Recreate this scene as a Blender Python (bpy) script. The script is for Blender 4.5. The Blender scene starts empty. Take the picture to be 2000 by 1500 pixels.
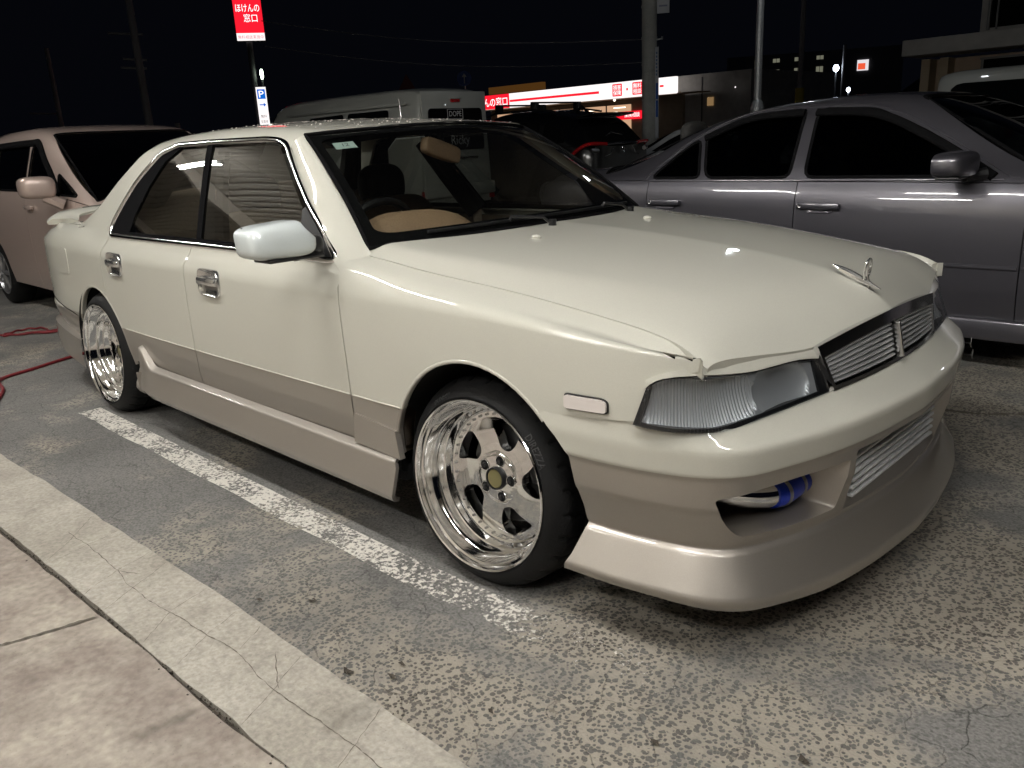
import bpy, bmesh, math, random
import numpy as np
from mathutils import Vector, Matrix, geometry

random.seed(7)
SC = bpy.context.scene
COL = SC.collection

# ------------------------------------------------------------------ camera
cam_d = bpy.data.cameras.new('camera')
cam = bpy.data.objects.new('camera', cam_d)
COL.objects.link(cam)
_R = ((0.71844842, 0.69381623, -0.04950657), (-0.16420333, 0.23833312, 0.95720144), (0.67592095, -0.67957072, 0.28515699))
CAMP = (1.5700435, -2.24096289, 1.22320973)
_m = Matrix(_R).transposed().to_4x4()
_m.translation = Vector(CAMP)
cam.matrix_world = _m
cam_d.sensor_fit = 'HORIZONTAL'
cam_d.sensor_width = 36.0
cam_d.lens = 1605.382 / 2000 * 36.0
cam_d.clip_start = 0.05
cam_d.clip_end = 1500
SC.camera = cam

# ------------------------------------------------------------------ world: a night sky
W = bpy.data.worlds.new('World')
SC.world = W
W.use_nodes = True
nt = W.node_tree
for n in list(nt.nodes):
    nt.nodes.remove(n)
_sky = nt.nodes.new('ShaderNodeTexSky')
_sky.sky_type = 'NISHITA'
_sky.sun_disc = False
_sky.sun_elevation = math.radians(-4.0)
_sky.sun_rotation = math.radians(200)
_bg = nt.nodes.new('ShaderNodeBackground')
_bg.inputs['Strength'].default_value = 0.0045
_add = nt.nodes.new('ShaderNodeAddShader')
_bg2 = nt.nodes.new('ShaderNodeBackground')
_bg2.inputs['Color'].default_value = (0.30, 0.36, 0.62, 1)
_bg2.inputs['Strength'].default_value = 0.0042
_o = nt.nodes.new('ShaderNodeOutputWorld')
nt.links.new(_sky.outputs[0], _bg.inputs['Color'])
nt.links.new(_bg.outputs[0], _add.inputs[0])
nt.links.new(_bg2.outputs[0], _add.inputs[1])
nt.links.new(_add.outputs[0], _o.inputs['Surface'])

vs = SC.view_settings
SC.display_settings.display_device = 'sRGB'
vs.view_transform = 'Standard'
vs.look = 'None'
vs.exposure = 0.0
vs.gamma = 1.0
vs.use_curve_mapping = False
cy = SC.cycles
cy.use_denoising = True
cy.max_bounces = 8
cy.transparent_max_bounces = 16
cy.caustics_reflective = False
cy.caustics_refractive = False
cy.sample_clamp_indirect = 4.0

TUBE = 180.0      # radiance of the fluorescent tubes over the forecourt

# ------------------------------------------------------------------ object helpers
def link(o, parent=None):
    COL.objects.link(o)
    if parent is not None:
        o.parent = parent
    return o

def tag(o, label=None, cat=None, group=None, kind=None):
    if label: o['label'] = label
    if cat: o['category'] = cat
    if group: o['group'] = group
    if kind: o['kind'] = kind
    return o

def empty(name, loc=(0, 0, 0), rz=0.0, parent=None):
    o = bpy.data.objects.new(name, None)
    o.empty_display_size = 0.1
    o.location = loc
    o.rotation_euler = (0, 0, rz)
    return link(o, parent)

def copy_tree(o, parent=None):
    c = o.copy()
    COL.objects.link(c)
    c.parent = parent
    for ch in list(o.children):
        copy_tree(ch, c)
    return c

class MB:
    """collects faces of one mesh"""
    def __init__(self):
        self.v, self.f = [], []
    def add(self, verts, faces):
        b = len(self.v)
        self.v += [tuple(map(float, p)) for p in verts]
        self.f += [tuple(b + i for i in f) for f in faces]
        return self
    def box(self, c, s, rot=None, bev=0.0):
        hx, hy, hz = s[0] / 2, s[1] / 2, s[2] / 2
        if bev <= 0:
            P = [(sx * hx, sy * hy, sz * hz) for sz in (-1, 1) for sy in (-1, 1) for sx in (-1, 1)]
            F = [(0, 2, 3, 1), (4, 5, 7, 6), (0, 1, 5, 4), (2, 6, 7, 3), (0, 4, 6, 2), (1, 3, 7, 5)]
        else:
            bm = bmesh.new()
            bmesh.ops.create_cube(bm, size=1.0)
            for v in bm.verts:
                v.co = Vector((v.co.x * s[0], v.co.y * s[1], v.co.z * s[2]))
            bmesh.ops.bevel(bm, geom=list(bm.edges), offset=bev, segments=2, profile=0.5, affect='EDGES')
            bm.verts.index_update()
            P = [tuple(v.co) for v in bm.verts]
            F = [tuple(v.index for v in f.verts) for f in bm.faces]
            bm.free()
        if rot is not None:
            R = rot if isinstance(rot, Matrix) else Matrix.Rotation(rot, 3, 'Z')
            P = [tuple(R @ Vector(p)) for p in P]
        return self.add([(p[0] + c[0], p[1] + c[1], p[2] + c[2]) for p in P], F)
    def cyl(self, p0, p1, r0, r1=None, n=16, caps=True):
        r1 = r0 if r1 is None else r1
        p0, p1 = Vector(p0), Vector(p1)
        d = (p1 - p0).normalized()
        a = d.orthogonal().normalized()
        b = d.cross(a)
        V, F = [], []
        for p, r in ((p0, r0), (p1, r1)):
            for i in range(n):
                t = 2 * math.pi * i / n
                V.append(p + a * (r * math.cos(t)) + b * (r * math.sin(t)))
        for i in range(n):
            j = (i + 1) % n
            F.append((i, j, n + j, n + i))
        if caps:
            F.append(tuple(range(n - 1, -1, -1)))
            F.append(tuple(range(n, 2 * n)))
        return self.add(V, F)
    def lathe(self, prof, n=64, c=(0, 0, 0), axis='Y', closed=False):
        """prof: (radius, along) pairs turned about a local axis"""
        V, F = [], []
        for i in range(n):
            t = 2 * math.pi * i / n
            cs, sn = math.cos(t), math.sin(t)
            for r, a in prof:
                if axis == 'Y': V.append((c[0] + r * cs, c[1] + a, c[2] + r * sn))
                elif axis == 'Z': V.append((c[0] + r * cs, c[1] + r * sn, c[2] + a))
                else: V.append((c[0] + a, c[1] + r * cs, c[2] + r * sn))
        m = len(prof)
        for i in range(n):
            j = (i + 1) % n
            for k in range(m if closed else m - 1):
                l = (k + 1) % m
                F.append((i * m + k, i * m + l, j * m + l, j * m + k))
        return self.add(V, F)
    def tube(self, pts, r, n=8, closed=False, caps=True):
        pts = [Vector(p) for p in pts]
        N = len(pts)
        V, F = [], []
        prev = None
        for i, p in enumerate(pts):
            q0 = pts[(i - 1) % N] if (closed or i > 0) else p
            q1 = pts[(i + 1) % N] if (closed or i < N - 1) else p
            d = (q1 - q0).normalized()
            if prev is None: a = d.orthogonal().normalized()
            else: a = (prev - d * prev.dot(d)).normalized()
            prev = a
            b = d.cross(a)
            rr = r[i] if hasattr(r, '__len__') else r
            for k in range(n):
                t = 2 * math.pi * k / n
                V.append(p + a * (rr * math.cos(t)) + b * (rr * math.sin(t)))
        for i in range(N if closed else N - 1):
            j = (i + 1) % N
            for k in range(n):
                l = (k + 1) % n
                F.append((i * n + k, i * n + l, j * n + l, j * n + k))
        if caps and not closed:
            F.append(tuple(range(n - 1, -1, -1)))
            F.append(tuple(range((N - 1) * n, N * n)))
        return self.add(V, F)
    def sweep(self, pts, nrm, prof, closed=False, caps=True):
        """profile (b, n): b across the path within the surface, n along the surface normal"""
        pts = [Vector(p) for p in pts]
        nrm = [Vector(p) for p in nrm]
        N, m = len(pts), len(prof)
        V, F = [], []
        for i, p in enumerate(pts):
            q0 = pts[(i - 1) % N] if (closed or i > 0) else p
            q1 = pts[(i + 1) % N] if (closed or i < N - 1) else p
            d = (q1 - q0).normalized()
            n = (nrm[i] - d * nrm[i].dot(d)).normalized()
            b = d.cross(n)
            for pb, pn in prof:
                V.append(p + b * pb + n * pn)
        for i in range(N if closed else N - 1):
            j = (i + 1) % N
            for k in range(m):
                l = (k + 1) % m
                F.append((i * m + k, i * m + l, j * m + l, j * m + k))
        if caps and not closed:
            F.append(tuple(range(m - 1, -1, -1)))
            F.append(tuple(range((N - 1) * m, N * m)))
        return self.add(V, F)
    def sphere(self, c, r, nu=16, nv=10, sq=(1, 1, 1)):
        V, F = [], []
        for j in range(nv + 1):
            ph = math.pi * j / nv
            for i in range(nu):
                t = 2 * math.pi * i / nu
                V.append((c[0] + r * sq[0] * math.sin(ph) * math.cos(t), c[1] + r * sq[1] * math.sin(ph) * math.sin(t), c[2] + r * sq[2] * math.cos(ph)))
        for j in range(nv):
            for i in range(nu):
                k = (i + 1) % nu
                F.append((j * nu + i, (j + 1) * nu + i, (j + 1) * nu + k, j * nu + k))
        return self.add(V, F)
    def grid(self, P, flip=False):
        """P: (n, m, 3) array of points"""
        n, m = len(P), len(P[0])
        V = [tuple(P[i][j]) for i in range(n) for j in range(m)]
        F = []
        for i in range(n - 1):
            for j in range(m - 1):
                q = (i * m + j, i * m + j + 1, (i + 1) * m + j + 1, (i + 1) * m + j)
                F.append(q[::-1] if flip else q)
        return self.add(V, F)
    def xf(self, M):
        self.v = [tuple(M @ Vector(p)) for p in self.v]
        return self
    def build(self, name, mat, parent=None, smooth=True, angle=35, weld=False):
        me = bpy.data.meshes.new(name)
        me.from_pydata(self.v, [], self.f)
        me.update()
        bm = bmesh.new()
        bm.from_mesh(me)
        if weld:
            bmesh.ops.remove_doubles(bm, verts=bm.verts, dist=1e-5)
        bmesh.ops.recalc_face_normals(bm, faces=bm.faces)
        bm.to_mesh(me)
        bm.free()
        if mat is not None:
            me.materials.append(mat)
        if smooth:
            me.polygons.foreach_set('use_smooth', [True] * len(me.polygons))
            me.set_sharp_from_angle(angle=math.radians(angle))
        o = bpy.data.objects.new(name, me)
        return link(o, parent)

def prism(outline, z0, z1):
    n = len(outline)
    V = [(x, y, z0) for x, y in outline] + [(x, y, z1) for x, y in outline]
    F = [tuple(range(n - 1, -1, -1)), tuple(range(n, 2 * n))] + [(i, (i + 1) % n, n + (i + 1) % n, n + i) for i in range(n)]
    return V, F

# ------------------------------------------------------------------ numeric helpers
def pchip(x, Y, q):
    """x (n,), Y (n,) or (n,m); q (m,) -> values"""
    x = np.asarray(x, float); Y = np.asarray(Y, float); q = np.asarray(q, float)
    if Y.ndim == 1: Y = np.repeat(Y[:, None], q.size, 1)
    h = np.diff(x); dl = np.diff(Y, axis=0) / h[:, None]
    d = np.zeros_like(Y)
    if len(x) > 2:
        w1 = (2 * h[1:] + h[:-1])[:, None]; w2 = (h[1:] + 2 * h[:-1])[:, None]
        a, b = dl[:-1], dl[1:]
        ok = a * b > 0
        with np.errstate(divide='ignore', invalid='ignore'):
            hm = (w1 + w2) / (w1 / a + w2 / b)
        d[1:-1] = np.where(ok, hm, 0)
    d[0] = dl[0]; d[-1] = dl[-1]
    i = np.clip(np.searchsorted(x, q) - 1, 0, len(x) - 2)
    k = np.arange(q.size)
    t = (q - x[i]) / h[i]
    y0, y1, d0, d1 = Y[i, k], Y[i + 1, k], d[i, k] * h[i], d[i + 1, k] * h[i]
    t2, t3 = t * t, t * t * t
    return (2 * t3 - 3 * t2 + 1) * y0 + (t3 - 2 * t2 + t) * d0 + (-2 * t3 + 3 * t2) * y1 + (t3 - t2) * d1

def gsmooth(A, sig, axis):
    if sig < 0.3: return A
    r = int(3 * sig) + 1
    k = np.exp(-0.5 * (np.arange(-r, r + 1) / sig) ** 2); k /= k.sum()
    A = np.moveaxis(A, axis, 0)
    n = A.shape[0]
    lo = 2 * A[0] - A[1:r + 1][::-1]; hi = 2 * A[-1] - A[-r - 1:-1][::-1]
    B = np.concatenate([lo, A, hi], 0)
    out = sum(k[j] * B[j:j + n] for j in range(2 * r + 1))
    return np.moveaxis(out, 0, axis)

class Surf:
    """a half car body: cross-sections through rails (half width, height) that run along x"""
    def __init__(s, x0, x1, rails, T, sx=0.05, sv=0.010):
        s.x0, s.dx, s.dv = x0, 0.01, 0.005
        s.T = np.array(T, float)
        X = np.arange(x0, x1 + 1e-9, s.dx)
        Wr, Zr = [], []
        for (xw, w), (xz, z) in rails:
            Wr.append(gsmooth(pchip(xw, w, X), sx / s.dx, 0)); Zr.append(gsmooth(pchip(xz, z, X), sx / s.dx, 0))
        Wr, Zr = np.array(Wr), np.array(Zr)
        V = np.arange(0, T[-1] + 1e-9, s.dv)
        s.Wt = np.zeros((len(X), len(V))); s.Zt = np.zeros_like(s.Wt)
        for j, v in enumerate(V):
            q = np.full(len(X), v)
            s.Wt[:, j] = pchip(s.T, Wr, q); s.Zt[:, j] = pchip(s.T, Zr, q)
        # keep the symmetry plane smooth
        Wc = np.concatenate([s.Wt, -s.Wt[:, -2::-1]], 1); Zc = np.concatenate([s.Zt, s.Zt[:, -2::-1]], 1)
        n = s.Wt.shape[1]
        s.Wt = gsmooth(Wc, sv / s.dv, 1)[:, :n]; s.Zt = gsmooth(Zc, sv / s.dv, 1)[:, :n]
        s.vmax = V[-1]
    def _bil(s, A, x, v):
        fx = np.clip((x - s.x0) / s.dx, 0, A.shape[0] - 1.001); fv = np.clip(v / s.dv, 0, A.shape[1] - 1.001)
        i, j = fx.astype(int), fv.astype(int)
        a, b = fx - i, fv - j
        return (A[i, j] * (1 - a) + A[i + 1, j] * a) * (1 - b) + (A[i, j + 1] * (1 - a) + A[i + 1, j + 1] * a) * b
    def __call__(s, uv):
        """uv (n,2): x and v; v beyond vmax runs down the left side"""
        x, v = uv[:, 0], uv[:, 1]
        m = v > s.vmax
        vv = np.where(m, 2 * s.vmax - v, v)
        w, z = s._bil(s.Wt, x, vv), s._bil(s.Zt, x, vv)
        return np.stack([x, np.where(m, w, -w), z], 1)
    def vz(s, x, z, lo=0.0, hi=None):
        """v at which the section at x has height z"""
        x = np.atleast_1d(np.asarray(x, float)); z = np.broadcast_to(np.asarray(z, float), x.shape)
        lo = np.full(x.shape, lo); hi = np.full(x.shape, s.vmax if hi is None else hi)
        for _ in range(40):
            m = (lo + hi) / 2
            c = s._bil(s.Zt, x, m) < z
            lo = np.where(c, m, lo); hi = np.where(c, hi, m)
        return (lo + hi) / 2
    def vw(s, x, w, lo=0.0):
        """v at which the section has half width w (upper part)"""
        x = np.atleast_1d(np.asarray(x, float)); w = np.broadcast_to(np.asarray(w, float), x.shape)
        lo = np.full(x.shape, lo); hi = np.full(x.shape, s.vmax)
        for _ in range(40):
            m = (lo + hi) / 2
            c = s._bil(s.Wt, x, m) > w
            lo = np.where(c, m, lo); hi = np.where(c, hi, m)
        return (lo + hi) / 2
    def poly(s, pts, hi=None, step=0.02):
        """outline given in (x, z) -> outline in (x, v), densified"""
        P = dense(pts, step, closed=False)
        return np.stack([P[:, 0], s.vz(P[:, 0], P[:, 1], 0, hi)], 1)

def dense(pts, step, closed=True):
    pts = np.asarray(pts, float)
    out = []
    n = len(pts)
    for i in range(n if closed else n - 1):
        a, b = pts[i], pts[(i + 1) % n]
        L = np.linalg.norm(b - a)
        k = max(1, int(math.ceil(L / step)))
        for j in range(k):
            out.append(a + (b - a) * j / k)
    if not closed: out.append(pts[-1])
    return np.array(out)

def smooth_path(pts, n=8, closed=False):
    """Catmull-Rom through points"""
    P = np.asarray(pts, float)
    N = len(P)
    out = []
    for i in range(N if closed else N - 1):
        if closed:
            p0, p1, p2, p3 = P[(i - 1) % N], P[i], P[(i + 1) % N], P[(i + 2) % N]
        else:
            p0, p1, p2, p3 = P[max(i - 1, 0)], P[i], P[i + 1], P[min(i + 2, N - 1)]
        for k in range(n):
            t = k / n
            out.append(0.5 * ((2 * p1) + (-p0 + p2) * t + (2 * p0 - 5 * p1 + 4 * p2 - p3) * t * t + (-p0 + 3 * p1 - 3 * p2 + p3) * t ** 3))
    if not closed: out.append(P[-1])
    return np.array(out)

def round_poly(pts, r, n=5):
    """round the corners of a closed outline"""
    P = [np.asarray(p, float) for p in pts]
    N = len(P)
    out = []
    for i in range(N):
        a, b, c = P[i - 1], P[i], P[(i + 1) % N]
        rr = r[i] if hasattr(r, '__len__') else r
        u, w = a - b, c - b
        lu, lw = np.linalg.norm(u), np.linalg.norm(w)
        d = min(rr, lu * 0.48, lw * 0.48)
        if d < 1e-6:
            out.append(b); continue
        p, q = b + u / lu * d, b + w / lw * d
        for k in range(n + 1):
            t = k / n
            out.append((1 - t) ** 2 * p + 2 * t * (1 - t) * b + t * t * q)
    return np.array(out)

def in_poly(P, poly):
    x, y = P[:, 0], P[:, 1]
    c = np.zeros(len(P), bool)
    n = len(poly)
    j = n - 1
    for i in range(n):
        xi, yi = poly[i]; xj, yj = poly[j]
        cond = (yi > y) != (yj > y)
        with np.errstate(divide='ignore', invalid='ignore'):
            c ^= cond & (x < (xj - xi) * (y - yi) / (yj - yi) + xi)
        j = i
    return c

def fd_normals(F, uv, h=0.008):
    du = F(uv + [h, 0]) - F(uv - [h, 0]); dv = F(uv + [0, h]) - F(uv - [0, h])
    n = np.cross(du, dv)
    l = np.linalg.norm(n, axis=1, keepdims=True)
    return n / np.maximum(l, 1e-12)

def region_data(F, outer, holes=(), step=0.035, bstep=0.02, thick=0.012, out=None, h=0.008, flange=True, fdir=None):
    """triangulate an outline in the parameter plane of surface F; returns verts, faces, loop normals"""
    outer = dense(outer, bstep)
    holes = [dense(q, bstep) for q in holes]
    lo, hi = outer.min(0), outer.max(0)
    gu = np.arange(lo[0] + step / 2, hi[0], step); gv = np.arange(lo[1] + step / 2, hi[1], step)
    G = np.array([(u, v) for u in gu for v in gv]).reshape(-1, 2)
    if len(G):
        k = in_poly(G, outer)
        for q in holes: k &= ~in_poly(G, q)
        G = G[k]
        B = np.concatenate([outer] + holes)
        if len(G):
            keep = np.ones(len(G), bool)
            for s0 in range(0, len(G), 2000):
                D = np.sqrt(((G[s0:s0 + 2000, None, :] - B[None]) ** 2).sum(2)).min(1)
                keep[s0:s0 + 2000] = D > step * 0.45
            G = G[keep]
    pts, edges = [], []
    for q in [outer] + holes:
        b = len(pts)
        pts += [Vector(p) for p in q]
        edges += [(b + i, b + (i + 1) % len(q)) for i in range(len(q))]
    pts += [Vector(p) for p in G]
    vs_, _, fs_, *_r = geometry.delaunay_2d_cdt(pts, edges, [], 0, 1e-7)
    uv = np.array([tuple(p) for p in vs_])
    T = np.array([f for f in fs_ if len(f) == 3])
    cen = uv[T].mean(1)
    k = in_poly(cen, outer)
    for q in holes: k &= ~in_poly(cen, q)
    T = T[k]
    P = F(uv); N = fd_normals(F, uv, h)
    if out is None: o = P - np.stack([np.clip(P[:, 0], -3.0, 0.2), P[:, 1] * 0, P[:, 2] * 0 + 0.45], 1)
    elif callable(out): o = out(P)
    else: o = np.broadcast_to(np.asarray(out, float), P.shape)
    if (N * o).sum() < 0: N = -N
    sgn = 1
    fn = np.cross(P[T[:, 1]] - P[T[:, 0]], P[T[:, 2]] - P[T[:, 0]])
    bad = (fn * N[T].mean(1)).sum(1) < 0
    T[bad] = T[bad][:, ::-1]
    V = [P]; faces = [tuple(t) for t in T]; LN = [N[T].reshape(-1, 3)]
    if flange and thick:
        base = len(P)
        for q in [outer] + holes:
            Pq = F(q); Nq = fd_normals(F, q, h)
            d = np.sign((Nq * (o.mean(0) if out is None else (out(Pq) if callable(out) else np.asarray(out)))).sum(1, keepdims=True))
            # orient like the sheet: use nearest sheet vertex normal
            idx = np.array([np.argmin(((uv - p) ** 2).sum(1)) for p in q])
            d = np.sign((Nq * N[idx]).sum(1, keepdims=True)); d[d == 0] = 1
            Nq = Nq * d if fdir is None else np.broadcast_to(np.asarray(fdir, float), Pq.shape)
            n = len(q)
            V += [Pq, Pq - Nq * thick]
            for i in range(n):
                j = (i + 1) % n
                f = (base + i, base + j, base + n + j, base + n + i)
                faces.append(f)
                a, b_, c = Pq[i], Pq[j], Pq[i] - Nq[i] * thick
                fnm = np.cross(b_ - a, c - a); l = np.linalg.norm(fnm)
                fnm = fnm / l if l > 1e-12 else Nq[i]
                LN.append(np.repeat(fnm[None], 4, 0))
            base += 2 * n
    return np.concatenate(V), faces, np.concatenate(LN)

def mesh_from(name, V, faces, LN, mat, parent):
    me = bpy.data.meshes.new(name)
    me.from_pydata([tuple(p) for p in V], [], faces)
    me.update()
    me.polygons.foreach_set('use_smooth', [True] * len(me.polygons))
    me.normals_split_custom_set([tuple(n) for n in LN])
    if mat is not None: me.materials.append(mat)
    return link(bpy.data.objects.new(name, me), parent)

def region(name, F, outer, mat, parent, holes=(), mirror=False, **kw):
    V, f, LN = region_data(F, outer, holes, **kw)
    o = mesh_from(name, V, f, LN, mat, parent)
    if mirror:
        M = np.array([1, -1, 1.0])
        f2, L2, k = [], [], 0
        for t in f:
            n = len(t)
            f2.append(tuple(t[::-1])); L2.append((LN[k:k + n] * M)[::-1]); k += n
        mesh_from(name, V * M, f2, np.concatenate(L2), mat, parent)
    return o

def mirror_obj(o, parent=None):
    """a left-hand twin of a part with its children (mesh mirrored in y)"""
    if o.type == 'MESH':
        me = o.data.copy()
        me.transform(Matrix.Diagonal((1, -1, 1, 1)))
        me.flip_normals()
        c = bpy.data.objects.new(o.name.split('.')[0], me)
    else:
        c = bpy.data.objects.new(o.name.split('.')[0], None)
    c.location = (o.location.x, -o.location.y, o.location.z)
    link(c, parent if parent is not None else o.parent)
    for ch in list(o.children):
        mirror_obj(ch, c)
    return c

# ------------------------------------------------------------------ materials
def new_mat(name):
    m = bpy.data.materials.new(name)
    m.use_nodes = True
    t = m.node_tree
    for n in list(t.nodes): t.nodes.remove(n)
    out = t.nodes.new('ShaderNodeOutputMaterial')
    return m, t, out

def pbsdf(t, out, **kw):
    b = t.nodes.new('ShaderNodeBsdfPrincipled')
    for k, v in kw.items():
        b.inputs[k].default_value = (*v, 1) if isinstance(v, tuple) and len(v) == 3 else v
    t.links.new(b.outputs[0], out.inputs['Surface'])
    return b

def simple(name, col, rough=0.5, metal=0.0, coat=0.0, noise=0.0, nscale=30.0, bump=0.0, spec=0.5, coat_r=0.03):
    m, t, out = new_mat(name)
    b = pbsdf(t, out, **{'Base Color': col, 'Roughness': rough, 'Metallic': metal, 'Coat Weight': coat, 'Coat Roughness': coat_r, 'Specular IOR Level': spec})
    if noise or bump:
        tc = t.nodes.new('ShaderNodeTexCoord')
        nz = t.nodes.new('ShaderNodeTexNoise')
        nz.inputs['Scale'].default_value = nscale
        nz.inputs['Detail'].default_value = 6
        t.links.new(tc.outputs['Object'], nz.inputs['Vector'])
        if noise:
            r = t.nodes.new('ShaderNodeMapRange')
            r.inputs['From Min'].default_value = 0.3; r.inputs['From Max'].default_value = 0.7
            r.inputs['To Min'].default_value = 1 - noise; r.inputs['To Max'].default_value = 1 + noise
            mx = t.nodes.new('ShaderNodeMix'); mx.data_type = 'RGBA'; mx.blend_type = 'MULTIPLY'
            mx.inputs['Factor'].default_value = 1.0
            mx.inputs['A'].default_value = (*col, 1)
            t.links.new(nz.outputs['Fac'], r.inputs['Value'])
            t.links.new(r.outputs[0], mx.inputs['B'])
            t.links.new(mx.outputs['Result'], b.inputs['Base Color'])
        if bump:
            bp = t.nodes.new('ShaderNodeBump')
            bp.inputs['Strength'].default_value = bump
            bp.inputs['Distance'].default_value = 0.01
            t.links.new(nz.outputs['Fac'], bp.inputs['Height'])
            t.links.new(bp.outputs[0], b.inputs['Normal'])
    return m

def emit(name, col, strength):
    m, t, out = new_mat(name)
    e = t.nodes.new('ShaderNodeEmission')
    e.inputs['Color'].default_value = (*col, 1)
    e.inputs['Strength'].default_value = strength
    t.links.new(e.outputs[0], out.inputs['Surface'])
    return m

def glass(name, tint, f0=0.05, rough=0.0, dirt=0.0):
    """a single pane: tinted transmission under a Fresnel reflection"""
    m, t, out = new_mat(name)
    lw = t.nodes.new('ShaderNodeLayerWeight')
    lw.inputs['Blend'].default_value = 0.5
    pw = t.nodes.new('ShaderNodeMath'); pw.operation = 'POWER'; pw.inputs[1].default_value = 4.0
    mr = t.nodes.new('ShaderNodeMapRange')
    mr.inputs['To Min'].default_value = f0 * 1.6; mr.inputs['To Max'].default_value = 1.0
    t.links.new(lw.outputs['Facing'], pw.inputs[0]); t.links.new(pw.outputs[0], mr.inputs['Value'])
    tr = t.nodes.new('ShaderNodeBsdfTransparent'); tr.inputs['Color'].default_value = (*tint, 1)
    gl = t.nodes.new('ShaderNodeBsdfGlossy'); gl.inputs['Roughness'].default_value = rough
    gl.inputs['Color'].default_value = (1, 1, 1, 1)
    mx = t.nodes.new('ShaderNodeMixShader')
    t.links.new(mr.outputs[0], mx.inputs[0]); t.links.new(tr.outputs[0], mx.inputs[1]); t.links.new(gl.outputs[0], mx.inputs[2])
    fin = mx
    if dirt:
        df = t.nodes.new('ShaderNodeBsdfDiffuse'); df.inputs['Color'].default_value = (0.5, 0.48, 0.43, 1)
        tc = t.nodes.new('ShaderNodeTexCoord'); nz = t.nodes.new('ShaderNodeTexNoise')
        nz.inputs['Scale'].default_value = 160; nz.inputs['Detail'].default_value = 8
        t.links.new(tc.outputs['Object'], nz.inputs['Vector'])
        r = t.nodes.new('ShaderNodeMapRange'); r.inputs['From Min'].default_value = 0.45; r.inputs['From Max'].default_value = 0.8
        r.inputs['To Max'].default_value = dirt
        t.links.new(nz.outputs['Fac'], r.inputs['Value'])
        m2 = t.nodes.new('ShaderNodeMixShader')
        t.links.new(r.outputs[0], m2.inputs[0]); t.links.new(mx.outputs[0], m2.inputs[1]); t.links.new(df.outputs[0], m2.inputs[2])
        fin = m2
    t.links.new(fin.outputs[0], out.inputs['Surface'])
    return m

def car_paint(name, col, metal=0.35, rough=0.34, low=None, zline=0.482, flake=0.05, dust=0.0, spec=0.5):
    m, t, out = new_mat(name)
    b = pbsdf(t, out, **{'Base Color': col, 'Roughness': rough, 'Metallic': metal, 'Coat Weight': 1.0, 'Coat Roughness': 0.025, 'Coat IOR': 1.55, 'Specular IOR Level': spec})
    tc = t.nodes.new('ShaderNodeTexCoord')
    vo = t.nodes.new('ShaderNodeTexVoronoi'); vo.inputs['Scale'].default_value = 900
    t.links.new(tc.outputs['Object'], vo.inputs['Vector'])
    mr = t.nodes.new('ShaderNodeMapRange'); mr.inputs['To Min'].default_value = 1 - flake; mr.inputs['To Max'].default_value = 1 + flake
    t.links.new(vo.outputs['Color'], mr.inputs['Value'])
    mx = t.nodes.new('ShaderNodeMix'); mx.data_type = 'RGBA'; mx.blend_type = 'MULTIPLY'; mx.inputs['Factor'].default_value = 1
    mx.inputs['A'].default_value = (*col, 1)
    t.links.new(mr.outputs[0], mx.inputs['B'])
    if low:
        sp = t.nodes.new('ShaderNodeSeparateXYZ'); t.links.new(tc.outputs['Object'], sp.inputs[0])
        ma = t.nodes.new('ShaderNodeMath'); ma.operation = 'MULTIPLY_ADD'; ma.inputs[1].default_value = -0.005
        t.links.new(sp.outputs['X'], ma.inputs[0]); t.links.new(sp.outputs['Z'], ma.inputs[2])
        gt = t.nodes.new('ShaderNodeMath'); gt.operation = 'LESS_THAN'; gt.inputs[1].default_value = zline
        t.links.new(ma.outputs[0], gt.inputs[0])
        m2 = t.nodes.new('ShaderNodeMix'); m2.data_type = 'RGBA'
        m2.inputs['A'].default_value = (*col, 1); m2.inputs['B'].default_value = (*low, 1)
        t.links.new(gt.outputs[0], m2.inputs['Factor']); t.links.new(m2.outputs['Result'], mx.inputs['A'])
        m3 = t.nodes.new('ShaderNodeMath'); m3.operation = 'MULTIPLY_ADD'; m3.inputs[1].default_value = 0.80; m3.inputs[2].default_value = metal
        t.links.new(gt.outputs[0], m3.inputs[0]); t.links.new(m3.outputs[0], b.inputs['Metallic'])
    t.links.new(mx.outputs['Result'], b.inputs['Base Color'])
    # faint dirt film breaks the gloss
    nz = t.nodes.new('ShaderNodeTexNoise'); nz.inputs['Scale'].default_value = 5; nz.inputs['Detail'].default_value = 10
    t.links.new(tc.outputs['Object'], nz.inputs['Vector'])
    r2 = t.nodes.new('ShaderNodeMapRange'); r2.inputs['From Min'].default_value = 0.35; r2.inputs['From Max'].default_value = 0.75
    r2.inputs['To Min'].default_value = 0.006; r2.inputs['To Max'].default_value = 0.03 + dust
    t.links.new(nz.outputs['Fac'], r2.inputs['Value']); t.links.new(r2.outputs[0], b.inputs['Coat Roughness'])
    return m

M = {}
M['cream'] = car_paint('cream pearl paint', (0.555, 0.542, 0.478), 0.0, 0.5, low=(0.42, 0.385, 0.345), spec=.08)
M['chrome'] = simple('chrome', (0.86, 0.86, 0.87), 0.11, 1.0)
M['polished'] = simple('polished aluminium', (0.93, 0.93, 0.93), 0.07, 1.0, noise=0.03, nscale=12)
M['satin'] = simple('satin aluminium', (0.62, 0.61, 0.60), 0.26, 1.0, noise=0.06, nscale=25)
M['rubber'] = simple('tyre rubber', (0.007, 0.007, 0.0075), 0.6, bump=0.15, nscale=200, spec=.22)
M['black'] = simple('black plastic', (0.012, 0.012, 0.013), 0.42)
M['gap'] = simple('underbody black', (0.006, 0.006, 0.006), 0.9)
def matt(name, col):
    m, t, out = new_mat(name)
    d = t.nodes.new('ShaderNodeBsdfDiffuse'); d.inputs['Color'].default_value = (*col, 1)
    t.links.new(d.outputs[0], out.inputs['Surface'])
    return m
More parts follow.
